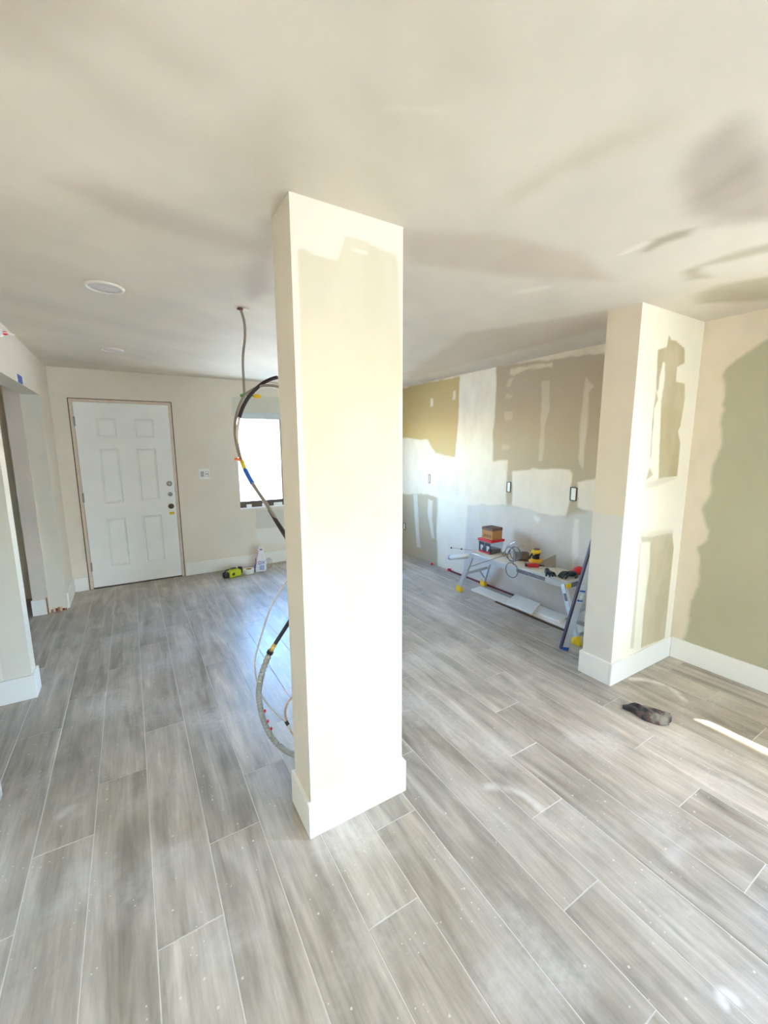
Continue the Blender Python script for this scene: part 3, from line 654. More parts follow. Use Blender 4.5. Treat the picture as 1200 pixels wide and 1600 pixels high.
def cable(name, pts, r, m, label, n=8):
    o = MB().tube(pts, r, n, spline=6).build(name, m); return tag(o, label, 'cable')
cable('power_cable', [(.70, BK, 1.08), g(470, 1560, 1.78), g(432, 1505, 1.90), g(360, 1400, 2.0), g(300, 1300, 2.1), g(235, 1205, 2.2), g(165, 1085, 2.3), g(125, 960, 2.4), g(108, 850, 2.5), g(122, 740, 2.6), g(165, 640, 2.65), g(215, 598, 2.60), g(270, 575, 2.45), g(330, 572, 2.2), g(384, 582, 2.0), g(430, 600, 1.85), (.72, BK, 1.72)], .0085, M_cgrey, 'grey cable bent in a wide loop from the column past the window')
gb_ = lambda x, y, Y: g(x, y, Y-.05)
blk = empty('black_cable', tuple(gb_(430, 1512, 1.9))); tag(blk, 'thick black cable with a bare cut end at the top of the cable loop', 'cable')
part(MB().tube([(.69, BK, 1.06), gb_(470, 1575, 1.78), gb_(432, 1520, 1.92), gb_(375, 1430, 2.02), gb_(325, 1345, 2.12)], .0105, 8, spline=6), 'cable', M_cblack, blk)
part(MB().tube([gb_(325, 1345, 2.12), gb_(270, 1262, 2.2), gb_(205, 1165, 2.3), gb_(150, 1040, 2.4), gb_(122, 900, 2.5), gb_(135, 770, 2.56)], .0085, 8, spline=6), 'glare_sheath', M_cwhite, blk)  # window glare put into the cable's colour as a pale stretch
part(MB().tube([gb_(135, 770, 2.56), gb_(160, 700, 2.58), gb_(205, 628, 2.56), gb_(270, 565, 2.5), gb_(330, 532, 2.44), gb_(372, 519, 2.40)], .0105, 8, spline=6), 'cable_end', M_cblack, blk)
part(MB().tube([gb_(172, 1095, 2.33), gb_(195, 1140, 2.30), gb_(218, 1180, 2.27)], .0125, 10, spline=4), 'blue_tape_wrap', M_blue, blk)
part(MB().tube([gb_(150, 1042, 2.38), gb_(166, 1082, 2.34)], .0115, 10), 'yellow_wrap', M_yellow, blk)
part(MB().tube([gb_(150, 1042, 2.38), gb_(128, 1030, 2.38), gb_(106, 1028, 2.38)], .0065, 8), 'orange_cap', M_orange, blk)

con = empty('flexible_conduit', (.6, BK, .16)); tag(con, 'grey corrugated flexible conduit curling out low behind the column', 'conduit')
cp = [Vector((.66, BK, .15)), c_(470, 1510, 1.72), c_(425, 1500, 1.76), c_(345, 1462, 1.84), c_(265, 1385, 1.90), c_(200, 1260, 1.93), c_(168, 1130, 1.93), c_(163, 1020, 1.92), c_(190, 890, 1.90), c_(246, 745, 1.88)]
part(MB().tube(cp, lambda t_: .0135+.0017*math.sin(t_*2*math.pi*46), 12, spline=26), 'conduit', M_conduit, con)
part(MB().tube([c_(240, 758, 1.882), c_(251, 738, 1.879)], .0155, 12), 'dark_collar', M_cblack, con)
part(MB().tube([c_(249, 742, 1.88), c_(285, 682, 1.86)], .0105, 10), 'taped_end', mat('yellow_tape', (222, 186, 110), .6), con)
part(MB().tube([c_(283, 686, 1.86), c_(335, 605, 1.83), c_(392, 515, 1.80), c_(440, 440, 1.77), (.70, BK, .93)], .0095, 8, spline=5), 'black_cable', M_cblack, con)
for x, y in ((203, 1180), (224, 1256), (250, 1310)):
    part(MB().ell(c_(x+4, y, 1.905), (.006, .006, .009), n=8, m=6), 'red_clip', M_red, con)
wc = empty('thin_white_cable', (.62, BK, 1.0)); tag(wc, 'thin white cable curving down beside the flexible conduit', 'cable')
part(MB().tube([(.70, BK, 1.08), c_(420, 180, 1.74), c_(378, 215, 1.79), c_(300, 330, 1.87), c_(240, 440, 1.91), c_(180, 630, 1.95), c_(138, 780, 1.97), c_(134, 880, 1.975), c_(165, 1020, 1.965), c_(235, 1145, 1.94), c_(310, 1220, 1.89), c_(370, 1270, 1.82), c_(415, 1355, 1.77), (.64, BK, .24)], .0045, 8, spline=7), 'cable', M_cwhite, wc)
part(MB().tube([c_(362, 1258, 1.826), c_(378, 1285, 1.812)], .0085, 8), 'dark_clip', M_cblack, wc)
pw_ = MB().tube([(.66, BK, .52), c_(440, 1060, 1.74), c_(405, 1082, 1.78), c_(368, 1135, 1.81), c_(356, 1200, 1.84), c_(374, 1275, 1.84), c_(410, 1340, 1.78), (.63, BK, .22)], .0055, 8, spline=6).build('looped_wire', M_copper)
tag(pw_, 'short pinkish wire looped low behind the column', 'cable')

# ------------------------------------------------------------------ things on the floor by the window
dc = on(366, 897, 'Z', .05); dl = empty('laser_level', (1.0, 5.30, 0), .25); tag(dl, 'lime green and black tool lying on the floor by the far wall', 'tool')
def p_(mb, name, mats, p, label=None):
    o = mb.build(name, mats, p)
    if label: o['label'] = label
    return o
p_(MB().box((-.075, -.055, .0), (.075, .055, .085), 0, .018).box((-.05, -.03, .083), (.035, .03, .103), 0, .008), 'body', M_lime, dl)
p_(MB().lathe([(.0001, .004), (.016, .004), (.019, .001), (.019, 0)], 16, Matrix.Translation((-.030, -.055, .045)) @ RY), 'lens', M_black, dl)
p_(MB().box((-.135, -.035, .006), (-.073, .035, .07), 0, .012).tube([(-.12, 0, .065), (-.10, 0, .095), (-.06, 0, .098)], .008, 8, spline=4), 'grip', M_black, dl)
p_(MB().box((.070, -.005, .02), (.115, .05, .10), 0, .012), 'battery', M_black, dl)
p_(MB().box((-.045, -.028, .098), (.03, .028, .108), 0, .004), 'handle_pad', M_black, dl)
tr = on(389, 894, 'Z', .0); T0 = Matrix.Translation((1.188, 5.33, 0))
tape = empty('tape_roll', (1.188, 5.33, 0)); tag(tape, 'roll of white drywall tape lying flat on the floor beside the paper bag', 'tape roll')
p_(MB().lathe([(.040, .001), (.064, .001), (.066, .004), (.066, .055), (.064, .058), (.040, .058), (.040, .001)], 36), 'tape', mat('mesh_tape', (232, 236, 224), .7, var=.05), tape)
p_(MB().lathe([(.036, .002), (.0395, .002), (.0395, .057), (.036, .057), (.036, .002)], 32), 'core', M_kraft, tape)

bag = empty('compound_bag', (1.345, 5.36, 0), -.12); tag(bag, 'upright white paper bag with blue printing on the floor by the far wall', 'bag')
M_bag = mat('white_paper_bag', (240, 236, 240), .55, var=.04, bump=.5, bscale=40); M_bagblue = mat('blue_bag_print', (70, 96, 190), .55); M_bagpink = mat('pink_bag_print', (214, 160, 170), .6)
secs = [(0, .070, .045), (.03, .073, .048), (.10, .070, .044), (.17, .060, .036), (.23, .046, .022), (.27, .036, .010), (.295, .032, .004), (.325, .030, .003)]
m = MB(); n = 20; vv = []
for z, a, b in secs:
    for k in range(n):
        an = 2*math.pi*k/n; cx, sy = math.cos(an), math.sin(an); e = .5
        wob = 1+.05*math.sin(5*an+z*40)
        vv.append((a*math.copysign(abs(cx)**e, cx)*wob+.05*z, b*math.copysign(abs(sy)**e, sy)*wob, z))
ff = [(i*n+k, i*n+(k+1) % n, (i+1)*n+(k+1) % n, (i+1)*n+k) for i in range(len(secs)-1) for k in range(n)]
m.add(vv, ff, 0, False); m.f.append(tuple(range(n))[::-1]); m.m.append(0); m.sm.append(False)
for i, q in enumerate(ff):
    r_, k = divmod(i, n)
    if k in (8, 9, 10, 11) and r_ < 3: m.m[i] = 1
    if k in (11, 12) and 2 <= r_ <= 4: m.m[i] = 2
p_(m, 'pouch', [M_bag, M_bagblue, M_bagpink], bag)
def text_mesh(txt, size, mt, name, parent, M4):
    cu = bpy.data.curves.new(name, 'FONT'); cu.body = txt; cu.size = size; cu.align_x = 'CENTER'; cu.extrude = .0006
    tmp = bpy.data.objects.new('tmp_text', cu); COL.objects.link(tmp)
    me = bpy.data.meshes.new_from_object(tmp.evaluated_get(bpy.context.evaluated_depsgraph_get())); bpy.data.objects.remove(tmp); bpy.data.curves.remove(cu)
    me.materials.clear(); me.materials.append(mt); o = bpy.data.objects.new(name, me); COL.objects.link(o); o.parent = parent; o.matrix_local = M4; return o
text_mesh('DX', .062, M_bagblue, 'bag_lettering', bag, Matrix.Translation((.012, -.0515, .10)) @ Matrix.Rotation(math.pi/2+.08, 4, 'X'))
lb = MB()
for i in range(3): lb.box((-.018, -.0535, .028+i*.020), (.044, -.0515, .040+i*.020))
p_(lb, 'bag_print_lines', mat('pale_blue_print', (140, 165, 215), .6), bag)
p_(MB().box((.0, -.012, .275), (.034, -.0065, .295)), 'top_print', mat('grey_violet_print', (150, 140, 165), .6), bag)
pb = MB(); rr = random.Random(5)
bm = bmesh.new(); bmesh.ops.create_icosphere(bm, subdivisions=3, radius=1)
for v in bm.verts:
    f_ = .75+.5*rr.random(); v.co = Vector((v.co.x*.045*f_, v.co.y*.035*f_, max(0.001, .07+v.co.z*.07*f_)))
me = bpy.data.meshes.new('plastic_wrap'); bm.to_mesh(me); bm.free()
pl = link('plastic_wrap', me, M_clear); pl.location = (1.47, 5.40, 0); tag(pl, 'crumpled clear plastic wrap beside the paper bag', 'plastic wrap')

# crumpled cloth in front of the pier
def cloth_mat():
    m = bpy.data.materials.new('dirty_cloth'); m.use_nodes = True; t = m.node_tree; b = t.nodes['Principled BSDF']; tc = t.nodes.new('ShaderNodeTexCoord')
    n = t.nodes.new('ShaderNodeTexNoise'); n.inputs['Scale'].default_value = 16; n.inputs['Detail'].default_value = 3; t.links.new(tc.outputs['Object'], n.inputs['Vector'])
    r = t.nodes.new('ShaderNodeValToRGB'); e = r.color_ramp.elements; r.color_ramp.interpolation = 'LINEAR'
    e[0].position = .38; e[0].color = (*lin((58, 54, 54)), 1); e[1].position = .66; e[1].color = (*lin((138, 134, 122)), 1)
    k = e.new(.48); k.color = (*lin((84, 80, 74)), 1); k = e.new(.53); k.color = (*lin((104, 66, 66)), 1); k = e.new(.57); k.color = (*lin((112, 108, 98)), 1)
    t.links.new(n.outputs['Fac'], r.inputs[0]); t.links.new(r.outputs[0], b.inputs['Base Color']); b.inputs['Roughness'].default_value = .9
    return m
A0 = on(975, 1104, 'Z', .012); A1 = on(1047, 1121, 'Z', .02)
L_ = (A1-A0).length; ang = math.atan2(A1.y-A0.y, A1.x-A0.x)
bm = bmesh.new(); nx, ny = 40, 18; rows = []
for i in range(nx+1):
    s_ = i/nx; wdt = .018+.055*min(1, s_*2.2)*(1-.25*max(0, s_-.8)/.2); row = []
    for j in range(ny+1):
        q = j/ny*2-1
        hgt = .004+(.034*(.35+.65*math.sin(min(1, s_*1.15)*math.pi*.85)))*max(0, 1-q*q)**.5
        hgt *= .72+.55*abs(math.sin(s_*9+q*2.2+1.3*math.sin(s_*5)))
        row.append(bm.verts.new((s_*L_-L_/2+.008*math.sin(q*5+s_*9), q*wdt+.012*math.sin(s_*7), hgt)))
    rows.append(row)
for i in range(nx):
    for j in range(ny): f_ = bm.faces.new((rows[i][j], rows[i+1][j], rows[i+1][j+1], rows[i][j+1])); f_.smooth = True
edge = [r_[0] for r_ in rows]+[v for v in rows[-1][1:]]+[r_[-1] for r_ in rows[::-1][1:]]+rows[0][::-1][1:-1]
low = [bm.verts.new((v.co.x, v.co.y, .0005)) for v in edge]
for k in range(len(edge)): bm.faces.new((edge[k], low[k], low[(k+1) % len(low)], edge[(k+1) % len(edge)]))
me = bpy.data.meshes.new('crumpled_sock'); bm.to_mesh(me); bm.free()
rag = link('crumpled_cloth', me, cloth_mat()); rag.location = ((A0.x+A1.x)/2, (A0.y+A1.y)/2, 0); rag.rotation_euler = (0, 0, ang)
tag(rag, 'dark crumpled cloth lying on the floor in front of the pier', 'cloth')

# ------------------------------------------------------------------ work platform against the patched wall
DX0, DX1, DY0, DY1, DZ = 3.06, 3.36, 2.09, 3.265, .475
bench = empty('work_platform', (3.21, 2.68, 0)); tag(bench, 'folding aluminium work platform with yellow feet against the patched wall', 'work platform')
part(MB().box((DX0+.004, DY0+.004, DZ-.02), (DX1-.004, DY1-.004, DZ), 0, .003), 'deck', M_dusty, bench)
for x in (DX0, DX1): part(MB().box((x-.012, DY0-.004, DZ-.062), (x+.012, DY1+.004, DZ-.004), 0, .006), 'side_rail', M_alu, bench)
for y in (DY0, DY1): part(MB().box((DX0-.012, y-.012, DZ-.060), (DX1+.012, y+.012, DZ-.006), 0, .006), 'end_rail', M_alu, bench)
def bar(mb, a, b, w, h, mi=0):
    a, b = Vector(a), Vector(b); d = (b-a); L = d.length; q = d.to_track_quat('Z', 'Y').to_matrix().to_4x4(); q.translation = a
    return mb.box((-w/2, -h/2, 0), (w/2, h/2, L), mi, .004, q)
feet = [((DX0-.004, DY1-.03, DZ-.03), (3.035, 3.40, .035)), ((DX1+.004, DY1-.03, DZ-.03), (3.395, 3.395, .035)), ((DX0-.004, DY0+.03, DZ-.03), (3.000, 1.925, .035)), ((DX1+.004, DY0+.03, DZ-.03), (3.395, 1.925, .035))]
for a, b in feet:
    lg = part(bar(MB(), a, b, .026, .052), 'leg', M_alu, bench)
    d = (Vector(b)-Vector(a)).normalized(); a2 = Vector(b)-d*.018; q = d.to_track_quat('Z', 'Y').to_matrix().to_4x4(); q.translation = a2
    ft = MB(); top = [(-.020, -.033), (.020, -.033), (.020, .033), (-.020, .033)]
    v = [q @ Vector((x, y, -.012)) for x, y in top]+[Vector((b[0]+s_*.021, b[1]+r_*.036, .0005)) for s_, r_ in ((-1, -1), (1, -1), (1, 1), (-1, 1))]
    t4 = sorted(range(4), key=lambda i: math.atan2(v[i].y-a2.y, v[i].x-a2.x)); b4 = sorted(range(4, 8), key=lambda i: math.atan2(v[i].y-b[1], v[i].x-b[0]))
    ft.add(v, [tuple(t4), tuple(b4[::-1])]+[(b4[i], b4[(i+1) % 4], t4[(i+1) % 4], t4[i]) for i in range(4)])
    o = ft.build('foot', M_yellow); o.parent = lg
def lerp(a, b, s_): return Vector(a).lerp(Vector(b), s_)
for i, j in ((0, 1), (2, 3)):
    part(bar(MB(), lerp(*feet[i], .55), lerp(*feet[j], .50), .016, .030), 'cross_brace', M_alu, bench)
    part(bar(MB(), lerp(lerp(*feet[i], .55), lerp(*feet[j], .50), .62), lerp(*feet[j], .86), .010, .018), 'diagonal_brace', M_alu, bench)
M_lbl = mat('black_white_label', (120, 116, 122), .5, var=.9, scale=55)
part(MB().box((DX0-.0145, 2.30, DZ-.050), (DX0-.0122, 2.62, DZ-.016)), 'label_sticker', M_lbl, bench)
part(MB().box((DX0+.03, DY0-.0145, DZ-.052), (DX1-.02, DY0-.0122, DZ-.014)), 'label_sticker', M_lbl, bench)
part(MB().box((DX0-.018, DY0-.018, DZ-.05), (DX0+.035, DY0+.0, DZ-.012), 0, .004), 'yellow_latch', M_yellow, bench)
part(bar(MB(), lerp(*feet[2], .16)+Vector((-.014, 0, 0)), lerp(*feet[2], .30)+Vector((-.014, 0, 0)), .004, .03), 'leg_sticker', M_lbl, bench)

# clear bin with red lid, cardboard box on top
bx0, by0 = 3.155, 3.055
bn = empty('storage_bin', (bx0+.09, by0+.1, DZ)); tag(bn, 'clear plastic bin with a red lid standing on the work platform', 'bin')
m = MB(); w_, l_, h_ = .18, .19, .125
o4 = [(bx0+.008, by0+.008), (bx0+w_-.008, by0+.008), (bx0+w_-.008, by0+l_-.008), (bx0+.008, by0+l_-.008)]; p4_ = [(bx0, by0), (bx0+w_, by0), (bx0+w_, by0+l_), (bx0, by0+l_)]
i4 = [(x+(.003 if x < bx0+.09 else -.003), y+(.003 if y < by0+.09 else -.003)) for x, y in o4]; j4 = [(x+(.003 if x < bx0+.09 else -.003), y+(.003 if y < by0+.09 else -.003)) for x, y in p4_]
v = [(x, y, DZ+.001) for x, y in o4]+[(x, y, DZ+h_) for x, y in p4_]+[(x, y, DZ+.004) for x, y in i4]+[(x, y, DZ+h_) for x, y in j4]
f = [(3, 2, 1, 0), (8, 9, 10, 11)]+[(k, (k+1) % 4, 4+(k+1) % 4, 4+k) for k in range(4)]+[(8+(k+1) % 4, 8+k, 12+k, 12+(k+1) % 4) for k in range(4)]+[(4+k, 4+(k+1) % 4, 12+(k+1) % 4, 12+k) for k in range(4)]
m.add(v, f); part(m, 'tub', M_clear, bn)
part(MB().box((bx0+.016, by0+.016, DZ+.005), (bx0+w_-.016, by0+l_-.016, DZ+.045), 0, .006), 'contents', mat('grey_screws', (150, 146, 150), .5, .3, var=.5, scale=70), bn)
part(MB().box((bx0-.008, by0-.008, DZ+h_), (bx0+w_+.008, by0+l_+.008, DZ+h_+.026), 0, .006).box((bx0+w_+.004, by0+.01, DZ+h_+.008), (bx0+w_+.022, by0+.06, DZ+h_+.018), 0, .003), 'lid', M_red, bn)
M_pr = mat('dark_printed_label', (60, 58, 72), .5, var=.5, scale=40)
for k in (0, 1):
    y0 = by0+.012+k*.088
    lb = part(MB().box((bx0-.004, y0, DZ+.006), (bx0-.0012, y0+.078, DZ+h_-.006)), 'printed_label', M_pr, bn)
    q = MB().box((bx0-.0052, y0+.014, DZ+.055), (bx0-.0042, y0+.052, DZ+.085)).box((bx0-.0052, y0+.030, DZ+.03), (bx0-.0042, y0+.05, DZ+.055)).build('pale_print', mat('pale_print', (200, 200, 206), .6)); q.parent = lb
    q = MB().box((bx0-.0052, y0, DZ+.006), (bx0-.0042, y0+.078, DZ+.022)).build('red_print_band', M_red); q.parent = lb
cbz = DZ+h_+.027
cb = empty('cardboard_box', (bx0+.09, by0+.095, cbz)); tag(cb, 'small brown cardboard box on top of the red-lidded bin', 'box')
part(MB().box((bx0+.022, by0+.012, cbz), (bx0+.165, by0+.165, cbz+.098), 0, .002), 'carton', M_kraft, cb)
part(MB().box((bx0+.020, by0+.010, cbz+.094), (bx0+.167, by0+.167, cbz+.124), 0, .002), 'carton_top', M_kraft2, cb)
for k in range(3): part(MB().box((bx0+.0205, by0+.03+k*.04, cbz+.02), (bx0+.0218, by0+.06+k*.04, cbz+.05)), 'printed_mark', mat('brown_print', (150, 104, 66), .8), cb)

# paint roller and sticks at the end of the platform
rl = empty('paint_roller', (3.1, 3.45, .42)); tag(rl, 'paint roller sleeve with a lavender end sticking out past the platform end', 'paint roller')
ra, rb = on(733, 866, 'X', 3.13), on(704, 871, 'X', 3.10)
ra = Vector((3.13, DY1+.014, ra.z))
part(MB().tube([ra, rb], .027, 16), 'sleeve', mat('roller_nap', (224, 216, 204), .95, var=.08, bump=.6, bscale=160), rl)
e0 = (rb-ra).normalized(); part(MB().tube([rb-e0*.004, rb+e0*.03], lambda t_: .030-.006*t_, 14).tube([rb+e0*.03, rb+e0*.055], .008, 8), 'end_cap', mat('lavender_plastic', (196, 172, 204), .5), rl)
hk = empty('thin_rod', (3.2, 3.3, DZ)); tag(hk, 'thin rod with dark knobs lying across the end of the platform', 'rod')
h0, h1 = on(705, 856, 'Y', 3.42), Vector((3.11, 3.235, DZ+.013))
part(MB().tube([h0, h1], .0035, 8), 'shaft', mat('pink_rod', (206, 160, 160), .5), hk)
for s_ in (0, .42): part(MB().ell(h0.lerp(h1, s_), (.010, .010, .010), n=10, m=6), 'knob', M_bronze, hk)
for i, (x, y) in enumerate(((727, 849), (730, 855), (722, 853))):
    q = on(x, y, 'X', 3.22)
cl_ = empty('spring_clamp', (3.22, 3.2, DZ)); tag(cl_, 'small pink and dark clamp at the corner of the platform', 'clamp')
part(MB().box((3.205, 3.205, DZ+.0005), (3.225, 3.245, DZ+.035), 0, .004), 'jaw', mat('pink_plastic', (206, 120, 140), .5), cl_)
part(MB().tube([(3.215, 3.225, DZ+.03), (3.213, 3.235, DZ+.075)], .006, 8), 'handle', M_redstrip, cl_)
s0, s1 = on(736, 885, 'X', 3.005), on(796, 865, 'X', 3.040); st = MB().tube([s0, s0.lerp(s1, .5), s1], .004, 8).build('stirring_stick', mat('brown_stick', (158, 128, 106), .7)); tag(st, 'thin brown stick slanting up across the front of the platform', 'stick')

# sander with its cord
sd = empty('orbital_sander', (3.29, 2.60, DZ), .35); tag(sd, 'yellow and black orbital sander with grey dust canister on the platform', 'sander')
p_(MB().lathe([(.0001, .001), (.062, .001), (.064, .006), (.062, .016), (.0001, .017)], 28), 'sanding_pad', M_grey, sd)
M_amber = mat('amber_plastic', (244, 186, 40), .45)
p_(MB().lathe([(.058, .017), (.064, .026), (.062, .044), (.036, .050)], 28), 'skirt', M_amber, sd)
p_(MB().lathe([(.036, .048), (.032, .070), (.036, .098), (.040, .104)], 24), 'neck', M_black, sd)
p_(MB().ell((0, 0, .120), (.070, .046, .022)).box((-.115, -.018, .106), (-.03, .018, .132), 0, .010), 'grip', M_yellow, sd)
p_(MB().ell((.012, 0, .137), (.046, .030, .012)), 'grip_pad', M_kraft2, sd)
p_(MB().tube([(-.11, 0, .119), (-.15, 0, .105), (-.175, .0, .088)], .010, 10, spline=4), 'cord_sleeve', M_black, sd)
cn = empty('dust_canister', (3.262, 2.755, DZ)); tag(cn, 'grey and dark dust canister lying beside the yellow sander', 'canister')
Rz = Matrix.Translation((0, 0, .045)) @ Matrix.Rotation(-.75, 4, 'Z') @ Matrix.Rotation(math.pi/2, 4, 'Y')
p_(MB().lathe([(.0001, -.07), (.038, -.07), (.044, -.05), (.044, .0), (.040, .004)], 20, Rz), 'cup', mat('smoke_plastic', (130, 136, 144), .35), cn)
p_(MB().lathe([(.040, .0), (.046, .006), (.046, .05), (.036, .075), (.0001, .076)], 20, Rz), 'cap', mat('brown_plastic', (110, 88, 76), .5), cn)
crd = MB(); cc = []
for k in range(70):
    a = k/69*2*math.pi*3.2; R_ = .070-.006*math.sin(a*.7); cc.append(Vector((3.135+.045*math.sin(a*.31+.4), 2.74+R_*math.cos(a)+.015*math.sin(a*.5), DZ+.085+R_*math.sin(a))))
crd.tube(cc, .0042, 8)
l0 = on(799, 891, 'X', DX0-.03); q = [cc[-1]]
for k in range(26):
    a = math.pi*.45-k/25*2*math.pi*1.02; q.append(Vector((DX0-.024-.001*k/5, l0.y-.072*math.cos(a), l0.z+.072*math.sin(a))))
crd.tube(q, .0042, 8, spline=3)
tag(crd.build('sander_cord', mat('grey_cord', (120, 118, 120), .5)), 'coiled grey power cord hanging over the platform edge', 'cord')
wr = MB(); a0 = on(793, 853, 'X', 3.25); b0_ = on(807, 846, 'X', 3.25); a1_ = on(801, 862, 'X', 3.2); b1_ = on(816, 851, 'X', 3.2)
wr.tube([(3.25, 2.99, DZ+.005), a0+Vector((0, .01, -.03)), a0, b0_], .004, 8, spline=5)
tag(wr.build('bent_wire_frame', M_chrome), 'thin bent steel wire handle standing on the platform behind the cord', 'wire')
wr = MB(); wr.tube([(3.2, 2.93, DZ+.005), a1_, a1_.lerp(b1_, .3)+Vector((0, 0, .012)), b1_, b1_+Vector((0, -.03, -.02))], .0045, 8, spline=5)
tag(wr.build('roller_frame_handle', mat('beige_wire', (196, 176, 156), .4, .4)), 'beige bent roller frame lying above the cord coil', 'wire')

# taping knife with red handle
kb = on(845, 884, 'Z', DZ+.02); kn = empty('taping_knife', (kb.x, kb.y, DZ), 0); tag(kn, 'wide grey taping knife with a red handle on the platform', 'taping knife')
h0 = on(820, 882.5, 'Z', DZ+.02); dirk = (kb-h0).normalized(); an = math.atan2(dirk.y, dirk.x); kn.rotation_euler = (0, 0, an)
p_(MB().box((-.125, -.018, .004), (-.015, .018, .036), 0, .010), 'handle', M_red, kn)
p_(MB().box((-.142, -.016, .006), (-.122, .016, .034), 0, .006), 'handle_end', M_black, kn)
p_(MB().tube([(-.018, 0, .020), (.03, 0, .022)], .007, 10), 'shank', M_bronze, kn)
v = []
for x, z0, z1 in ((.02, .006, .062), (.135, .004, .122)):
    v += [(x, .012, z0), (x, .012+.35*(z1-z0), z1), (x, .0145+.35*(z1-z0), z1), (x, .0145, z0)]
p_(MB().add(v, [(0, 1, 2, 3), (7, 6, 5, 4), (0, 4, 5, 1), (1, 5, 6, 2), (2, 6, 7, 3), (3, 7, 4, 0)]), 'blade', mat('dull_steel', (150, 142, 134), .45, .5, var=.1), kn)

# work gloves: dark palm and fingers, red cuff
M_gl = mat('dark_rubber_glove', (52, 54, 66), .6, var=.4, scale=25); M_gl2 = mat('charcoal_glove', (58, 60, 60), .6, var=.3, scale=25)
def glove(loc, rz, label, mt, sc=1):
    t_ = empty('work_glove', loc, rz); tag(t_, label, 'glove', 'work gloves on the platform')
    m = MB(); m.ell((0, 0, .024), (.060, .042, .022), n=14, m=10)
    for k, (y, ln, cu) in enumerate(((-.030, .070, .012), (-.010, .085, .018), (.011, .080, .014), (.031, .062, .008))):
        m.tube([(-.035, y*.9, .026), (-.065, y*1.05, .030+cu), (-.065-ln*.5, y*1.15, .026+cu*.8), (-.062-ln, y*1.2, .014)], lambda t2: .0125*(1-.25*t2), 8, spline=4)
        m.ell((-.062-ln, y*1.2, .014), (.010, .010, .009), n=8, m=6)
    m.tube([(.01, -.032, .022), (-.015, -.062, .022), (-.05, -.074, .016)], lambda t2: .014*(1-.25*t2), 8, spline=4); m.ell((-.05, -.074, .016), (.0105, .0105, .010), n=8, m=6)
    p_(m, 'hand', mt, t_)
    c2 = MB(); prof = []
    vv = []; n = 18
    for x, a, b in ((.035, .036, .021), (.06, .040, .025), (.10, .048, .031), (.125, .050, .033)):
        for k in range(n):
            an = 2*math.pi*k/n; vv.append((x, a*math.cos(an), .001+b+b*math.sin(an)*(1 if math.sin(an) > 0 else 1)))
    c2.add(vv, [(i*n+k, i*n+(k+1) % n, (i+1)*n+(k+1) % n, (i+1)*n+k) for i in range(3) for k in range(n)], 0, True)
    p_(c2, 'cuff', M_red, t_); t_.scale = (sc, sc, sc)
    return t_
ga = on(893, 896, 'Z', DZ+.025)
glove((ga.x, ga.y, DZ+.001), math.atan2(-.35, 1)+.35, 'dark work glove with a red cuff lying on the end of the platform', M_gl2, 1.0)
gb = on(857, 894, 'Z', DZ+.02)
g2 = empty('rubber_glove', (gb.x, gb.y, DZ+.001), .9); tag(g2, 'loose dark blue glove fingers beside the red-cuffed glove', 'glove', 'work gloves on the platform')
m = MB(); m.ell((0, 0, .018), (.045, .035, .017), n=12, m=8)
for k, y in enumerate((-.024, -.008, .009, .025)): m.tube([(-.02, y, .02), (-.055, y*1.3, .028+.006*(k % 2)), (-.085-.01*(k % 3), y*1.6, .010)], lambda t2: .011*(1-.2*t2), 8, spline=4)
p_(m, 'hand', M_gl, g2); p_(MB().tube([(.025, 0, .02), (.055, 0, .020)], lambda t2: .018+.004*t2, 12), 'cuff', M_gl, g2)
ds = on(919, 878, 'X', 3.25); dd = empty('sanding_disc', (3.30, ds.y, DZ)); tag(dd, 'dark round disc standing on edge behind the red glove cuff', 'disc')
p_(MB().lathe([(.0001, -.006), (.050, -.006), (.055, 0), (.050, .006), (.0001, .006)], 24, Matrix.Translation((0, 0, .056)) @ Matrix.Rotation(math.pi/2, 4, 'Y') @ Matrix.Rotation(.3, 4, 'X')), 'disc_face', M_kraft2, dd)
p_(MB().lathe([(.0001, -.010), (.018, -.010), (.018, .010), (.0001, .010)], 16, Matrix.Translation((0, 0, .056)) @ Matrix.Rotation(math.pi/2, 4, 'Y')), 'disc_hub', M_black, dd)

# boards and tile under the platform
def plate(name, corners, z0, z1, mt, label, cat):
    v = [(x, y, z0) for x, y in corners]+[(x, y, z1) for x, y in corners]
    m = MB().add(v, [(3, 2, 1, 0), (4, 5, 6, 7)]+[(k, (k+1) % 4, 4+(k+1) % 4, 4+k) for k in range(4)])
    o = m.build(name, mt); bmd = o.modifiers.new('bevel', 'BEVEL'); bmd.width = .0015; bmd.segments = 1
    return tag(o, label, cat)
plate('floor_board', [(3.17, 2.03), (3.33, 2.03), (3.315, 3.36), (3.155, 3.34)][::1], .001, .016, M_board, 'long white primed board lying on the floor under the platform', 'board')
plate('short_board', [(3.215, 2.245), (3.385, 2.285), (3.375, 2.86), (3.205, 2.86)], .017, .032, M_board, 'shorter white board lying on top of the long floor board', 'board')
plate('white_tile', [(3.115, 2.475), (3.400, 2.60), (3.405, 2.925), (3.125, 2.80)], .033, .045, mat('glazed_tile', (242, 240, 236), .3, var=.02), 'square white tile on top of the boards under the platform', 'tile')
plate('board_strip', [(3.12, 2.12), (3.150, 2.12), (3.147, 2.95), (3.117, 2.95)], .001, .008, M_dkwood, 'thin dark strip under the edge of the white boards', 'strip')
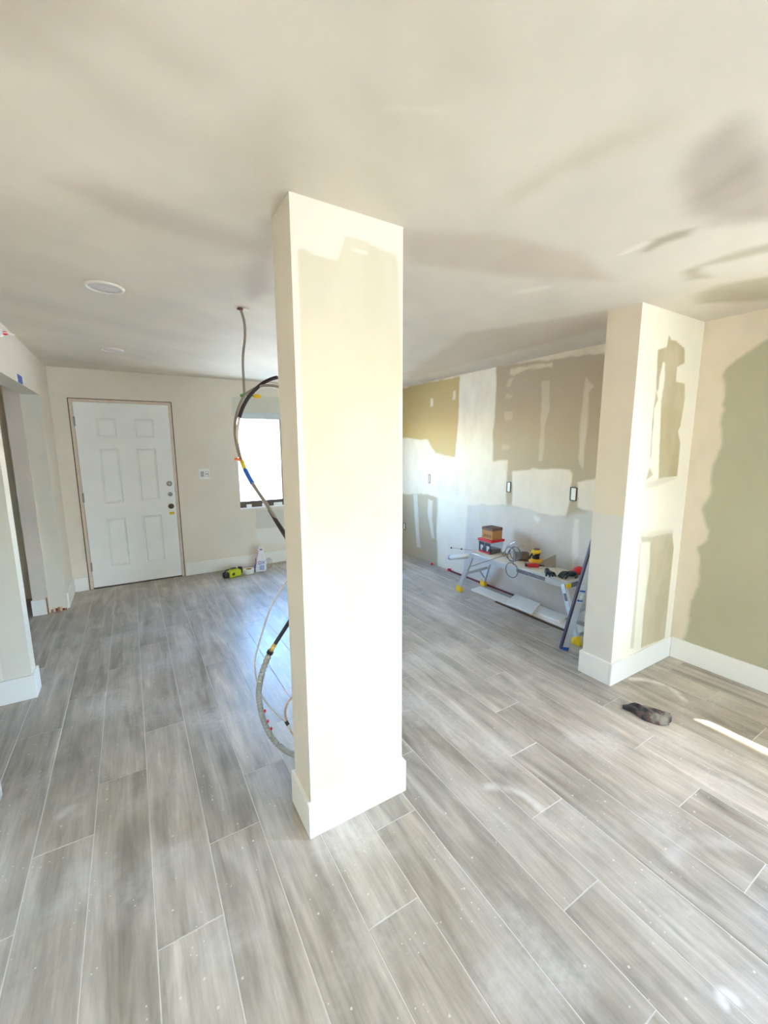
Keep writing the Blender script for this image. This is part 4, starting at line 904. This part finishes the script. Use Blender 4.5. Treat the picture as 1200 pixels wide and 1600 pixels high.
rs = empty('red_trim_strip', (3.432, 3.5, 0)); tag(rs, 'dark red strip along the foot of the patched wall with a red end', 'strip')
part(MB().box((3.418, 2.90, .0005), (3.444, 4.02, .014), 0, .002), 'strip', M_redstrip, rs)
part(MB().box((3.414, 4.02, .0005), (3.446, 4.065, .030), 0, .004), 'red_end', M_red, rs)
rc_ = on(677, 881, 'Z', .01); tag(MB().box((3.40, rc_.y-.012, .0005), (3.425, rc_.y+.012, .022), 0, .004).build('red_clip', M_red), 'small red clip on the floor at the foot of the patched wall', 'clip')

# spirit level leaning on the rear of the pier
lv0 = Vector((2.822, 1.93, 0)); lv1 = Vector((2.885, C2[3]+.050, 1.19))
lv = empty('spirit_level', tuple(lv0)); tag(lv, 'long aluminium spirit level with an edge coloured as in shade and blue ends leaning behind the pier', 'spirit level')
dlv = (lv1-lv0).normalized(); Llv = (lv1-lv0).length
xa = Vector((.83, -.5, 0)); xa = (xa-dlv*xa.dot(dlv)).normalized(); ya = dlv.cross(xa)
Q = Matrix((xa, ya, dlv)).transposed().to_4x4(); Q.translation = lv0
part(MB().box((-.012, -.012, .03), (.040, .012, Llv-.03), 0, .003, Q), 'body', M_alu, lv)
part(MB().box((-.026, -.014, .012), (-.011, .014, Llv-.01), 0, .002, Q), 'shaded_edge', mat('purple_edge_shade', (62, 48, 70), .5), lv)  # edge in shadow, its shade put into a dark purple colour
part(MB().box((-.010, -.0135, .008), (.042, .0135, .034), 0, .003, Q), 'end_cap', M_blue, lv)
part(MB().box((-.010, -.0135, Llv-.034), (.042, .0135, Llv-.006), 0, .003, Q), 'end_cap', M_blue, lv)
part(MB().box((-.006, -.0145, .44), (.036, .0145, .455), 0, .002, Q), 'vial_rim', M_blue, lv)
vh = part(MB().box((-.006, -.0145, .52), (.036, .0145, .535), 0, .002, Q), 'vial_rim', M_blue, lv)
o = MB().tube([Q @ Vector((.015, -.013, .455)), Q @ Vector((.015, -.013, .52))], .011, 10).build('vial', mat('pale_vial', (222, 236, 236), .2)); o.parent = vh
